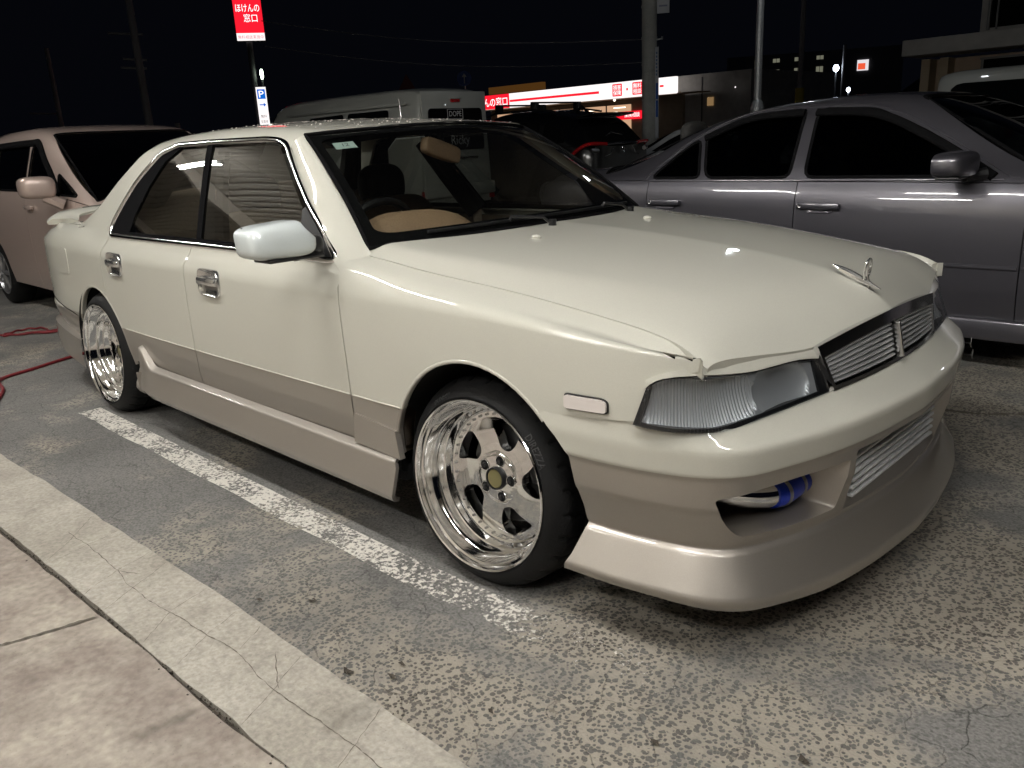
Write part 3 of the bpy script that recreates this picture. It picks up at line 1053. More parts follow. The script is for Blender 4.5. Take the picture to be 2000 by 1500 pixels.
MB().tube([pp[i] for i in range(17, 31)], .0345, 20).build('silicone_hose', M['blue'], pipe)
for i in (19, 23):
    d = Vector(pp[i + 1]) - Vector(pp[i])
    d.normalize()
    MB().cyl(Vector(pp[i]) - d * .006, Vector(pp[i]) + d * .006, .0362, n=20).build('hose_clamp', M['steel'], pipe)

# ---- nose: lamps, eyelids, grille
NP = smooth_path([(.542, -.838), (.60, -.819), (.650, -.786), (.690, -.742), (.718, -.680), (.742, -.60), (.763, -.50), (.788, -.362)], 10)
NPs = np.concatenate([[0], np.cumsum(np.linalg.norm(np.diff(NP, axis=0), axis=1))])
NL = NPs[-1]
_ns = np.arange(0, NL + .001, .004)
NPX, NPY = gsmooth(np.interp(_ns, NPs, NP[:, 0]), 4, 0), gsmooth(np.interp(_ns, NPs, NP[:, 1]), 4, 0)
_a, _b = np.gradient(NPX), np.gradient(NPY)
_l = np.hypot(_a, _b)
NNX, NNY = _b / _l, -_a / _l
def NOSE(sz, dep=0.0):
    s, z = sz[:, 0], sz[:, 1]
    ln = np.interp(s, [.10, .24], [.13, .34])
    k = -ln * ((z - .60) + 1.3 * np.clip(z - .70, 0, 1)) - dep
    return np.stack([np.interp(s, _ns, NPX) + np.interp(s, _ns, NNX) * k, np.interp(s, _ns, NPY) + np.interp(s, _ns, NNY) * k, z], 1)
zb = lambda s: np.interp(s, [0, .10, .20, .28, .36, .44, NL], [.602, .592, .588, .594, .598, .601, .604])
zt = lambda s: np.interp(s, [0, .03, .06, .10, .16, .20, .24, .32, .44, .48, .52, NL], [.632, .688, .705, .711, .709, .705, .700, .694, .693, .691, .686, .677])
zh = lambda s: np.interp(s, [0, .04, .08, .12, .16, .20, .24, .32, .42, NL], [.698, .715, .728, .733, .732, .728, .7225, .721, .720, .717])
ss = np.linspace(0, NL, 40)
lens_poly = [(s, zb(s)) for s in np.linspace(.008, NL - .012, 36)] + [(NL - .022, .665), (NL - .026, .676)] + [(s, zt(s)) for s in np.linspace(NL - .05, .035, 34)]
def ribs(sz):
    s, z = sz[:, 0], sz[:, 1]
    amp = np.where(s < .31, .0020, np.where((s > .44) & (s < .50), .0008, .0002))
    edge = (np.clip((s - .02) / .01, 0, 1) * np.clip((zt(s) - z) / .01, 0, 1))
    return NOSE(sz) + 0 * s[:, None] + np.stack([np.interp(s, _ns, NNX), np.interp(s, _ns, NNY), 0 * s], 1) * (amp * edge * np.abs(np.sin(s * math.pi / .0080)))[:, None]
nout = (1.0, -.8, .3)
def lamp():
    e = empty('headlight', parent=car)
    region('lens', lambda q: ribs(q * [.2, 1]), np.array(lens_poly) * [5, 1], M['lens'], e, step=.0068, bstep=.008, thick=.01, out=nout, h=.0012)
    region('bezel', lambda q: NOSE(q, .006), np.array([(s, z) for s, z in dense([(s, zb(s) - .001) for s in np.linspace(0, NL, 30)] + [(NL - .004, .672)] + [(s, zt(s) + .003) for s in np.linspace(NL - .02, .030, 30)], .02)]), M['black'], e,
           holes=[np.array([(s, zb(s) + .007) for s in np.linspace(.018, NL - .040, 30)] + [(s, zt(s) - .002) for s in np.linspace(NL - .040, .040, 30)])], step=.02, thick=.03, out=nout)
    # bowl: two reflectors behind the glass
    def bowl(sz):
        s, z = sz[:, 0], sz[:, 1]
        d1 = .026 * np.clip(1 - ((s - .17) / .16) ** 2 - ((z - .645) / .075) ** 2, 0, 1) ** .5
        d2 = .026 * np.clip(1 - ((s - .415) / .10) ** 2 - ((z - .640) / .06) ** 2, 0, 1) ** .5
        return NOSE(sz, .012 + np.maximum(d1, d2) + .0034 * np.abs(np.sin(s * math.pi / .0085)) * (s < .31))
    region('reflector', lambda q: bowl(q * [.2, 1]), np.array([(s, zb(s)) for s in np.linspace(.012, NL - .012, 36)] + [(s, zt(s)) for s in np.linspace(NL - .012, .035, 34)]) * [5, 1], M['reflector'], e, step=.0075, bstep=.012, thick=0, out=nout, h=.002)
    return e
lp = lamp(); mirror_obj(lp)
ey_poly = [(s, zt(s) + .004) for s in np.linspace(.026, NL - .012, 40)] + [(s, zh(s) - .003) for s in np.linspace(NL - .001, .03, 40)]
ey = region('eyelid', lambda q: NOSE(q, -.003), np.array(ey_poly), CRM, car, mirror=True, step=.014, thick=.03, out=nout, h=.004)
# close the gap behind eyelid and lamp
def GRL(yz):
    y, z = yz[:, 0], yz[:, 1]
    return np.stack([.815 - .205 * y ** 2 - .20 * (z - .60), y, z], 1)
gr = empty('grille', parent=car)
gtop = lambda y: .716 + .026 * (1 - (y / .395) ** 2)
g_out = [(y, .6035) for y in np.linspace(-.352, .352, 20)] + [(y, gtop(y)) for y in np.linspace(.394, -.394, 24)]
g_in = [(y, .613) for y in np.linspace(-.343, .343, 20)] + [(y, gtop(y) - .031) for y in np.linspace(.374, -.374, 24)]
region('frame', GRL, np.array(g_out), M['chrome'], gr, holes=[np.array(g_in)], step=.02, bstep=.012, thick=.03, out=(1, 0, .2))
region('backing', lambda q: GRL(q) - [.030, 0, 0], np.array(g_out), M['gap'], gr, step=.06, thick=0, out=(1, 0, .2))
NSL = 7
for i in range(NSL):
    t = (i + .5) / NSL
    for sg in (-1, 1):
        ys = np.linspace(.012, .343 + .03 * t, 14)
        zz = [.614 + (gtop(y) - .033 - .614) * t for y in ys]
        P = GRL(np.stack([ys * sg, zz], 1)) - [.010, 0, 0]
        MB().sweep(P, [(1, 0, .25)] * len(P), [(-.0042, -.012), (-.0048, .002), (-.001, .0065), (.0048, .000), (.0042, -.012)]).build('slat', M['silver'], gr, angle=30)
MB().box((.806, 0, .660), (.022, .010, .096), rot=Matrix.Rotation(math.radians(-11), 3, 'Y'), bev=.003).build('centre_bar', M['satin'], gr)
# hood ornament
orn = empty('hood_ornament', parent=car)
hz = lambda x: float(HOODF(np.array([[x, 0.0]]))[0, 2])
spx = np.linspace(.615, .750, 12)
sl_ = (hz(.71) - hz(.66)) / .05
MB().tube([(x, 0, hz(.685) + .010 + sl_ * (x - .685)) for x in spx], [.0020 + .0095 * math.sin(math.pi * min(1, (i + .3) / 11) ** .8) for i in range(12)], 10).build('spear', M['handle'], orn)
ox = .718
MB().cyl((ox, 0, hz(ox)), (ox - .004, 0, hz(ox) + .030), .0036, .0030, 8).build('post', M['chrome'], orn)
rc = Vector((ox - .006, 0, hz(ox) + .052))
ring = [rc + Vector((0.004 * math.sin(a), .019 * math.cos(a), .027 * math.sin(a))) for a in np.linspace(0, 2 * math.pi, 28, endpoint=False)]
MB().tube(ring, .0036, 8, closed=True).build('ring', M['handle'], orn)
m_ = MB().tube([rc + Vector((0, -.001, .024)), rc + Vector((0, -.001, -.024))], .0028, 6)
m_.tube([rc + Vector((0, -.001, -.010)), rc + Vector((0, .013, -.014))], .0026, 6)
m_.build('emblem', M['chrome'], orn)
# washer jets
for s in (-1, 1):
    p = HOODF(np.array([[-.215, s * .303]]))[0]
    MB().sphere((p[0], p[1], p[2] + .003), .016, 12, 8, (1.1, .75, .5)).build('washer_jet', CRM, car)

# ---- side skirt
SKP = np.array([(.838, .332), (.856, .325), (.864, .321), (.868, .315), (.877, .262), (.886, .212), (.885, .206), (.872, .186), (.848, .178)])
SKQ = np.concatenate([[0], np.cumsum(np.linalg.norm(np.diff(SKP, axis=0), axis=1))])
def SKIRT(xq):
    x, q = xq[:, 0], xq[:, 1]
    w = np.interp(q, SKQ, SKP[:, 0]); z = np.interp(q, SKQ, SKP[:, 1])
    fl = np.clip((-2.03 - x) / .12, 0, 1) ** 1.6              # rear fin rises ahead of the wheel
    z = z + fl * np.interp(q, [0, .034, .05, SKQ[-1]], [.085, .085, .012, 0])
    w = w + np.interp(x, [-2.3, -2.1, -.6, -.3], [-.006, 0, 0, .001]) - fl * .010
    ff = np.clip((x + .56) / .05, 0, 1)
    z = z - (x + 1.3) * .004
    return np.stack([x, -w, z], 1)
sk_poly = [(-2.155, 0), (-2.10, 0), (-.318, 0), (-.300, .05), (-.312, .14), (-.330, SKQ[-1]), (-2.236, SKQ[-1]), (-2.222, .12), (-2.18, .05)]
sk = region('side_skirt', lambda q: SKIRT(q * [1, .25]), np.array(sk_poly) * [1, 4], CRM, car, step=.03, bstep=.02, thick=.012, out=(0, -1, .2), mirror=True, h=.004)
# upper front piece behind the wheel and the seam of the skirt end
def FLARE(xz):
    x, z = xz[:, 0], xz[:, 1]
    return np.stack([x, -(.848 + .010 * np.clip((.43 - z) / .1, 0, 1)), z], 1)
region('skirt_extension', FLARE, np.array([(-.522, .330), (-.522, .424), (-.316, .405), (-.292, .322)]), CRM, car, step=.05, thick=.02, out=(0, -1, 0), mirror=True)
# seam fin near the rear end of the skirt
m_ = MB()
m_.add([(-2.168, -.882, .300), (-2.150, -.890, .302), (-2.163, -.8815, .212), (-2.148, -.868, .300)], [(0, 1, 2), (1, 3, 2), (0, 2, 3), (0, 3, 1)])
m_.build('skirt_fin', CRM, car, smooth=False)

# ---- rear bumper
RP = smooth_path([(-3.02, -.800), (-3.30, -.782), (-3.55, -.742), (-3.70, -.66), (-3.79, -.5), (-3.84, -.25), (-3.85, 0), (-3.84, .25), (-3.79, .5), (-3.70, .66), (-3.55, .742), (-3.30, .782), (-3.02, .80)], 8)
nr = []
for i in range(len(RP)):
    d = RP[min(i + 1, len(RP) - 1)] - RP[max(i - 1, 0)]
    d = d / np.linalg.norm(d); nr.append((-d[1], d[0]))
rows = []
for dz, d in ((.0, .002), (-.012, .010), (-.07, .004), (-.115, -.010), (-.122, .022), (-.20, .028), (-.275, .020), (-.30, -.02)):
    r = []
    for p, n in zip(RP, nr):
        zt0 = .447 + np.clip((-3.05 - p[0]) / .5, 0, 1) * .042
        s_ = -1
        r.append((p[0] + n[0] * d, p[1] + n[1] * d, zt0 + dz))
    rows.append(r)
MB().grid(rows).build('rear_bumper', CRM, car, angle=50)

for y, z in ((.70, .500), (.73, .452)):
    MB().tube([(.775, y, z), (.79, y + .02, z - .004), (.79, y + .04, z - .022), (.785, y + .05, z - .018), (.785, y + .055, z + .006)], .0018, 6).build('wire_hook', M['steel'], car)
# ================================================================== wheels, mirrors, cabin of the cream sedan
def superq(c, dims, e1=.5, e2=.5, nu=36, nv=22, fn=None):
    f = lambda v, e: math.copysign(abs(v) ** e, v)
    V, F = [], []
    for j in range(nv + 1):
        ph = -math.pi / 2 + math.pi * j / nv
        for i in range(nu):
            t = 2 * math.pi * i / nu
            p = (f(math.cos(ph), e1) * f(math.cos(t), e2), f(math.cos(ph), e1) * f(math.sin(t), e2), f(math.sin(ph), e1))
            p = (p[0] * dims[0], p[1] * dims[1], p[2] * dims[2])
            if fn: p = fn(p)
            V.append((p[0] + c[0], p[1] + c[1], p[2] + c[2]))
    for j in range(nv):
        for i in range(nu):
            k = (i + 1) % nu
            F.append((j * nu + i, j * nu + k, (j + 1) * nu + k, (j + 1) * nu + i))
    return V, F

def text_mesh(body, size, depth=0.0, align='CENTER', shear=0.0):
    """flat lettering as a mesh in the local XY plane"""
    cu = bpy.data.curves.new('lettering', 'FONT')
    cu.body = body; cu.size = size; cu.align_x = align; cu.align_y = 'CENTER'; cu.shear = shear
    cu.extrude = depth / 2
    cu.resolution_u = 3
    o = bpy.data.objects.new('lettering', cu)
    COL.objects.link(o)
    bpy.context.view_layer.update()
    dg = bpy.context.evaluated_depsgraph_get()
    me = bpy.data.meshes.new_from_object(o.evaluated_get(dg))
    bpy.data.objects.remove(o)
    bpy.data.curves.remove(cu)
    return me

def lettering(name, body, size, mat, M4, parent, depth=0.0, fit=None, bend=None, shear=0.0, align='CENTER', bold=0.0):
    me = text_mesh(body, size, depth, align, shear)
    co = np.array([v.co for v in me.vertices])
    if fit and len(co):
        w = co[:, 0].max() - co[:, 0].min(); h = co[:, 1].max() - co[:, 1].min()
        if fit[0]: co[:, 0] = (co[:, 0] - (co[:, 0].max() + co[:, 0].min()) / 2) * fit[0] / w
        if fit[1]: co[:, 1] = (co[:, 1] - (co[:, 1].max() + co[:, 1].min()) / 2) * fit[1] / h
    for v, c in zip(me.vertices, co):
        p = Vector(c)
        if bend: p = bend(p)
        v.co = M4 @ p
    me.materials.clear()
    me.materials.append(mat)
    return link(bpy.data.objects.new(name, me), parent)

def wheel_unit(front):
    """axle along local Y, street side towards -Y, lip face at y = 0"""
    w = empty('wheel')
    R_T = .305
    # tyre with a cut tread
    prof = [(.236, .014), (.243, .004), (.252, -.001), (.264, .004), (.278, .015), (.290, .028), (.298, .040), (.3025, .050), (.3045, .062), (.305, .080), (.305, .105), (.2985, .1055), (.2985, .111), (.305, .1115),
            (.305, .150), (.2985, .1505), (.2985, .156), (.305, .1565), (.305, .190), (.303, .205), (.290, .222), (.265, .232), (.236, .222)]
    n = 224
    V, F = [], []
    for i in range(n):
        t = 2 * math.pi * i / n
        for r, a in prof:
            rr = r
            if .036 < a < .102:
                ph = (i + int((a - .036) * 40)) % 8
                if ph == 0: rr -= .0065
            if .1565 < a < .2 and (i + 4) % 8 == 0: rr -= .006
            V.append((rr * math.cos(t), a, rr * math.sin(t)))
    m = len(prof)
    for i in range(n):
        j = (i + 1) % n
        for k in range(m - 1):
            F.append((i * m + k, i * m + k + 1, j * m + k + 1, j * m + k))
    ty = MB().add(V, F).build('tyre', M['rubber'], w, angle=28)
    # raised sidewall lettering, bent along the tyre
    def bend_at(a0, r0):
        def f(p):
            a = a0 - p.x / r0
            r = r0 + p.y
            return Vector((r * math.cos(a), np.interp(r, [.252, .264, .278, .290], [-.001, .004, .015, .028]) - .0012 - p.z * .6, r * math.sin(a)))
        return f
    if front:
        lettering('sidewall_lettering', 'DIREZZA', .024, M['rubber_letter'], Matrix.Identity(4), w, depth=.0022, bend=bend_at(math.radians(12), .262))
        lettering('sidewall_lettering', 'DUNLOP', .018, M['rubber_letter'], Matrix.Identity(4), w, depth=.0022, bend=bend_at(math.radians(98), .263))
    # stepped polished lip and barrel
    rim = [(.238, .016), (.2445, .004), (.2465, -.002), (.2445, -.005), (.240, -.003), (.2365, .006), (.2355, .014), (.2300, .017), (.2285, .024), (.2240, .034), (.2205, .046), (.2175, .050), (.2165, .060),
           (.2120, .070), (.2085, .078), (.2045, .080), (.2030, .086), (.1985, .096), (.1960, .104), (.1905, .1065), (.1740, .1065)]
    MB().lathe(rim, 96).build('rim', M['polished'], w, angle=24)
    MB().lathe([(.1740, .1065), (.190, .12), (.205, .14), (.205, .222), (.236, .226)], 64).build('barrel', M['black'], w)
    rv = MB()
    for i in range(40):
        a = 2 * math.pi * (i + .5) / 40
        c = (.1835 * math.cos(a), .1065, .1835 * math.sin(a))
        rv.cyl(c, (c[0], .1010, c[2]), .0042, .0042, 6).cyl((c[0], .1012, c[2]), (c[0], .0985, c[2]), .0024, .0016, 6)
    o = tag(rv.build('rivets', M['satin'], w, angle=40), kind='stuff')
    # five-spoke centre
    def FACE(xz):
        r = np.hypot(xz[:, 0], xz[:, 1])
        d = np.interp(r, [0, .040, .066, .074, .10, .14, .176], [.088, .088, .0885, .096, .098, .0985, .104])
        return np.stack([xz[:, 0], d, xz[:, 1]], 1)
    outer = [(.1745 * math.cos(a), .1745 * math.sin(a)) for a in np.linspace(0, 2 * math.pi, 90, endpoint=False)]
    holes = []
    for k in range(5):
        a0 = math.radians(90 + 36 + 72 * k)
        pts = []
        tw = lambda r: math.radians(9) * ((r - .08) / .09) ** 2
        for r, ha in ((.090, -11), (.118, -18.5), (.150, -21.5), (.1685, -20)):
            a = a0 + math.radians(ha) + tw(r); pts.append((r * math.cos(a), r * math.sin(a)))
        for ha in (-8, 3, 12):
            a = a0 + math.radians(ha) + tw(.1695); pts.append((.1700 * math.cos(a), .1700 * math.sin(a)))
        for r, ha in ((.1685, 18.5), (.150, 19.0), (.118, 15), (.090, 10)):
            a = a0 + math.radians(ha) + tw(r) * .8; pts.append((r * math.cos(a), r * math.sin(a)))
        holes.append(round_poly(pts, .014, 4))
    region('spokes', FACE, np.array(outer), M['polished'], w, holes=holes, step=.008, bstep=.006, thick=.034, out=(0, -1, 0), h=.003)
    for k in range(5):
        a = math.radians(54 + 72 * k)
        MB().cyl((.055 * math.cos(a), .0875, .055 * math.sin(a)), (.055 * math.cos(a), .0868, .055 * math.sin(a)), .0145, n=18).build('lug_recess', M['gap'], w, smooth=False)
        MB().lathe([(.0145, 0), (.0165, -.0012), (.0178, 0)], 18, (.055 * math.cos(a), .0872, .055 * math.sin(a))).build('lug_ring', M['polished'], w)
    for k in range(5):
        a = math.radians(54 + 72 * k)
        MB().cyl((.055 * math.cos(a), .0872, .055 * math.sin(a)), (.055 * math.cos(a), .080, .055 * math.sin(a)), .0085, .007, 6).build('lug_nut', M['black'], w, smooth=False)
    MB().lathe([(.0, .079), (.026, .0795), (.0285, .082), (.030, .088)], 32).build('centre_cap', M['cap'], w)
    MB().lathe([(.0285, .083), (.0295, .077), (.0325, .077), (.0345, .088)], 32).build('cap_ring', M['black'], w)
    MB().lathe([(.03, .150), (.145, .150), (.145, .160), (.03, .160)], 48).build('brake_disc', M['steel_dark'], w)
    MB().box((.115, .155, .03), (.05, .06, .15), bev=.01).build('brake_caliper', M['black'], w)
    return w

M['rubber_letter'] = simple('tyre lettering', (.024, .024, .025), .6)
M['cap'] = simple('olive centre cap', (.16, .14, .055), .35, coat=.5)
M['steel_dark'] = simple('brake disc', (.10, .10, .10), .4, .8)

def put_wheel(x, ylip, z, camber, steer, rot, left=False, front=True):
    w = wheel_unit(front)
    w.parent = car
    ax = Matrix.Rotation(math.radians(rot), 4, 'Y')
    cam_ = Matrix.Rotation(math.radians(camber), 4, 'X')
    st = Matrix.Rotation(math.radians(steer), 4, 'Z')
    base = Matrix.Rotation(math.pi, 4, 'Z') if left else Matrix.Identity(4)
    w.matrix_world = Matrix.Translation((x, -ylip if not left else ylip, z)) @ base @ st @ cam_ @ ax
    return w
put_wheel(0, .829, .3065, -4.5, 2.0, -22)
put_wheel(-2.672, .840, .3035, -3.0, 0, 14, front=False)
put_wheel(0, .829, .3065, -4.5, 2.0, 10, True, False)
put_wheel(-2.672, .840, .3035, -3.0, 0, 40, True, False)

# wheel wells and underbody
for (cx, cz, r) in ((.02, .305, .372), (-2.675, .285, .366)):
    for s in (-1, 1):
        rows = []
        for a in np.linspace(-25, 205, 26):
            a = math.radians(a)
            rows.append([(cx + r * math.cos(a), s * y, cz + r * math.sin(a)) for y in (.812 if (math.sin(a) > .45 or cx < 0) else .755, .70, .50)])
        m_ = MB().grid(rows)
        m_.box((cx, s * .50, .45), (.78, .02, .5))
        m_.build('wheel_well', M['gap'], car)
MB().box((-1.33, 0, .235), (1.96, 1.60, .03)).box((-1.33, .80, .27), (1.9, .02, .10)).box((-1.33, -.80, .27), (1.9, .02, .10)).box((-3.2, 0, .30), (.60, 1.2, .05)).box((.45, 0, .22), (.30, 1.2, .04)).build('underbody', M['gap'], car)

# arch edges: rolled lips
for S, F, arc in ((HOODS, HOODS, arcF(44, 164)), (SIDE, SIDE, arcR(2, 156))):
    uv = S.poly(arc, hi=.6)
    P, N = frame_on(F, uv)
    mb = MB()
    mb.sweep(P, N, [(-.006, -.002), (-.004, .0015), (.002, .002), (.007, -.001), (.007, -.022), (-.001, -.022)])
    o = mb.build('arch_lip', CRM, car, angle=60)
    mirror_obj(o)

# door mirrors
def wing_mirror():
    e = empty('wing_mirror', parent=car)
    def fn(p):
        x, y, z = p
        k = (y + .104) / .208                     # 0 at the outer end, 1 at the inner end
        if z > 0: z *= .86 + .26 * min(max(k, 0), 1) - .30 * max(0, k - .78) / .22
        x = max(x, -.040)
        x += .030 * (k - .5) - .25 * max(z, 0)
        if k > .8 and z > 0: y -= .05 * z / .05 * (k - .8) / .2
        return (x, y, z)
    V, F = superq((-.655, -.968, .970), (.068, .104, .053), .50, .42, fn=fn)
    MB().add(V, F).build('housing', M['white_mirror'], e, angle=50)
    MB().box((-.695, -.958, .972), (.004, .190, .082), bev=.0015).build('mirror_glass', M['chrome'], e)
    MB().box((-.650, -.930, .915), (.095, .19, .012), bev=.005).build('base_plate', M['black'], e)
    m_ = MB()
    V, F = superq((-.675, -.848, .938), (.036, .046, .034), .6, .6)
    m_.add(V, F)
    m_.tube([(-.675, -.90, .918), (-.70, -.83, .925), (-.73, -.79, .93)], .022, 10)
    m_.build('arm', M['black'], e)
wing_mirror()

# roof aerial
MB().tube([(-1.72, .40, 1.32), (-1.735, .41, 1.40), (-1.75, .42, 1.435)], [.0018, .0014, .0022], 6).build('aerial', M['steel'], car)

# ---- drops of water left on the roof
dr = MB()
rsd = np.random.RandomState(8)
for _ in range(280):
    x = rsd.uniform(-2.2, -1.0); y = rsd.uniform(-.50, .52); r = rsd.uniform(.0012, .0040)
    p = SIDE(np.array([[x, float(SIDE.vw(x, abs(y), .9)[0])]]))[0]
    dr.sphere((x, y, p[2] + r * .1), r, 6, 4, (1.2, 1, .55))
tag(dr.build('water_drops', M['clear_white'], car), kind='stuff')
# ---- cabin
ins = MB()
ins.box((-1.45, 0, .30), (2.1, 1.5, .02))
ins.box((-1.40, -.735, .58), (2.0, .03, .56)).box((-1.40, .735, .58), (2.0, .03, .56))
ins.box((-2.62, 0, .86), (.66, 1.34, .04)).box((-2.42, 0, .60), (.06, 1.44, .52)).box((-.46, 0, .58), (.06, 1.44, .52))
ins.build('cabin_trim', M['interior'], car, smooth=False)
# headliner follows the roof
rows = []
for x in np.linspace(-2.30, -1.02, 14):
    rows.append([(x, y, float(SIDE(np.array([[x, float(SIDE.vw(x, min(abs(y), .54), .9)[0])]]))[0, 2]) - .035) for y in np.linspace(-.54, .54, 14)])
MB().grid(rows).build('headliner', M['darktrim'], car)
# inner pillars
for s in (-1, 1):
    MB().tube([(-1.555, s * .715, .88), (-1.66, s * .635, 1.06), (-1.745, s * .545, 1.24)], [.055, .050, .045], 10).build('inner_pillar', M['darktrim'], car)
    m_ = MB()
    m_.tube([(-2.58, s * .62, .90), (-2.36, s * .53, 1.12), (-2.20, s * .44, 1.24)], [.07, .06, .05], 10)
    m_.build('inner_pillar', M['darktrim'], car)
    MB().sweep([(-1.53, s * .71, .62), (-1.545, s * .70, .90), (-1.63, s * .632, 1.08)], [(1, -s * .6, 0)] * 3, [(-.024, -.001), (.024, -.001), (.024, .001), (-.024, .001)]).build('seat_belt', M['seat'], car)
# dashboard with the instrument hood in front of the driver
rows = []
for f_ in np.linspace(0, 1, 9):
    r = []
    for y in np.linspace(-.70, .70, 41):
        x = wb(y / .709)[0] - .03 - f_ * .40
        z = .885 + .018 * math.sin(f_ * 2.4)
        hump = .095 * math.exp(-((y + .345) / .20) ** 4) * math.exp(-((f_ - .80) / .34) ** 4)
        if f_ > .96: z -= .12; 
        r.append((x, y, z + (hump if f_ < .96 else hump * .9)))
    rows.append(r)
MB().grid(rows).build('dashboard', M['tan'], car, angle=60)
sw = empty('steering_wheel', parent=car)
c = Vector((-1.02, -.345, .86)); ax = Vector((-.90, 0, .43)).normalized()
u = Vector((0, 1, 0)); v = ax.cross(u)
MB().tube([c + u * (.185 * math.cos(a)) + v * (.185 * math.sin(a)) for a in np.linspace(0, 2 * math.pi, 40, endpoint=False)], .015, 10, closed=True).build('wheel_rim', M['black'], sw)
MB().tube([c - u * .17, c - ax * .03, c + u * .17], .022, 8).build('wheel_spoke', M['black'], sw)
def seat(x, y, wd, mat_head):
    e = empty('seat', parent=car)
    V, F = superq((x, y, .50), (.27, wd / 2, .10), .4, .4); MB().add(V, F).build('cushion', M['seat'], e)
    V, F = superq((0, 0, 0), (.075, wd / 2, .27), .45, .35)
    MB().add(V, F).xf(Matrix.Translation((x - .30, y, .72)) @ Matrix.Rotation(math.radians(-20), 4, 'Y')).build('backrest', M['seat'], e)
    V, F = superq((x - .42, y, 1.035), (.055, .135, .105), .75, .7); MB().add(V, F).build('headrest', mat_head, e)
seat(-1.45, -.36, .50, M['darktrim'])
seat(-1.45, .36, .50, M['darktrim'])
V, F = superq((-2.20, 0, .50), (.28, .66, .11), .4, .3)
V2, F2 = superq((0, 0, 0), (.08, .66, .32), .4, .3)
MB().add(V, F).add([tuple(Matrix.Translation((-2.38, 0, .76)) @ Matrix.Rotation(math.radians(-22), 4, 'Y') @ Vector(p)) for p in V2], F2).build('rear_seat', M['seat'], car)
# rear-view mirror and the small sticker on the glass
rm = empty('interior_mirror', parent=car)
V, F = superq((0, 0, 0), (.020, .115, .034), .4, .35)
MB().add(V, F).xf(Matrix.Translation((-.965, -.02, 1.195)) @ Matrix.Rotation(math.radians(12), 4, 'Z') @ Matrix.Rotation(math.radians(-14), 4, 'X')).build('housing', M['tan'], rm)
MB().tube([(-.99, 0, 1.26), (-.965, -.01, 1.21)], .012, 8).build('stalk', M['darktrim'], rm)
def on_ws(s, t, off):
    j = t * (n1 - 1); i = s * (m1 - 1)
    j0, i0 = min(int(j), n1 - 2), min(int(i), m1 - 2)
    a, b = j - j0, i - i0
    p = (A[j0, i0] * (1 - a) + A[j0 + 1, i0] * a) * (1 - b) + (A[j0, i0 + 1] * (1 - a) + A[j0 + 1, i0 + 1] * a) * b
    return p + nrm * off
st = MB()
st.grid([[on_ws(s, t, -.003) for s in (.055, .085, .115)] for t in (.815, .85, .885)])
stk = st.build('inspection_sticker', M['paper'], car, smooth=False)
p0, p1, p2 = on_ws(.085, .85, -.0015), on_ws(.115, .85, -.0015), on_ws(.085, .885, -.0015)
ex = Vector(p1 - p0).normalized(); ez = ex.cross(Vector(p2 - p0)).normalized(); eyv = ez.cross(ex)
Mx = Matrix((ex, eyv, ez)).transposed().to_4x4(); Mx.translation = Vector(p0) + ez * .0005
lettering('sticker_number', '12', .030, M['steel_dark'], Mx, stk)
# ================================================================== the other vehicles
M['greypaint'] = car_paint('plum grey metallic paint', (0.105, 0.101, 0.116), 0.65, 0.36)
M['rosepaint'] = car_paint('rose beige metallic paint', (0.60, 0.475, 0.42), 0.40, 0.36)
M['vanpaint'] = car_paint('white van paint', (0.58, 0.595, 0.55), 0.0, 0.38, dust=.05)
M['blackpaint'] = car_paint('black paint', (0.003, 0.003, 0.0035), 0.0, 0.3)
M['whitepaint'] = car_paint('white paint', (0.66, 0.67, 0.67), 0.0, 0.35)
M['hub'] = simple('grey alloy wheel', (.35, .35, .36), .3, .8)
M['amber'] = simple('amber lens', (.5, .15, .01), .2, coat=1)
M['card'] = simple('pale paper', (.35, .5, .45), .6)

def plain_wheel(parent, x, y, r=.31, left=False):
    w = empty('wheel', parent=parent)
    s = 1 if left else -1
    MB().lathe([(r * .68, 0), (r * .80, -.004), (r * .93, .01), (r * .98, .03), (r, .05), (r, .16), (r * .95, .20), (r * .68, .21)], 44).build('tyre', M['rubber'], w)
    MB().lathe([(r * .69, .004), (r * .66, -.004), (r * .63, .012), (r * .60, .05)], 40).build('rim', M['hub'], w)
    m_ = MB()
    for k in range(7):
        a = 2 * math.pi * k / 7
        m_.tube([(.03 * math.cos(a), .02, .03 * math.sin(a)), (r * .63 * math.cos(a), .012, r * .63 * math.sin(a))], [.030, .020], 6)
    m_.cyl((0, .04, 0), (0, .005, 0), .055, .045, 16)
    m_.build('spokes', M['hub'], w)
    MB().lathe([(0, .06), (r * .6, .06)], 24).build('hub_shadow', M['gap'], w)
    w.location = (x, s * y, r)
    if left: w.rotation_euler = (0, 0, math.pi)
    return w

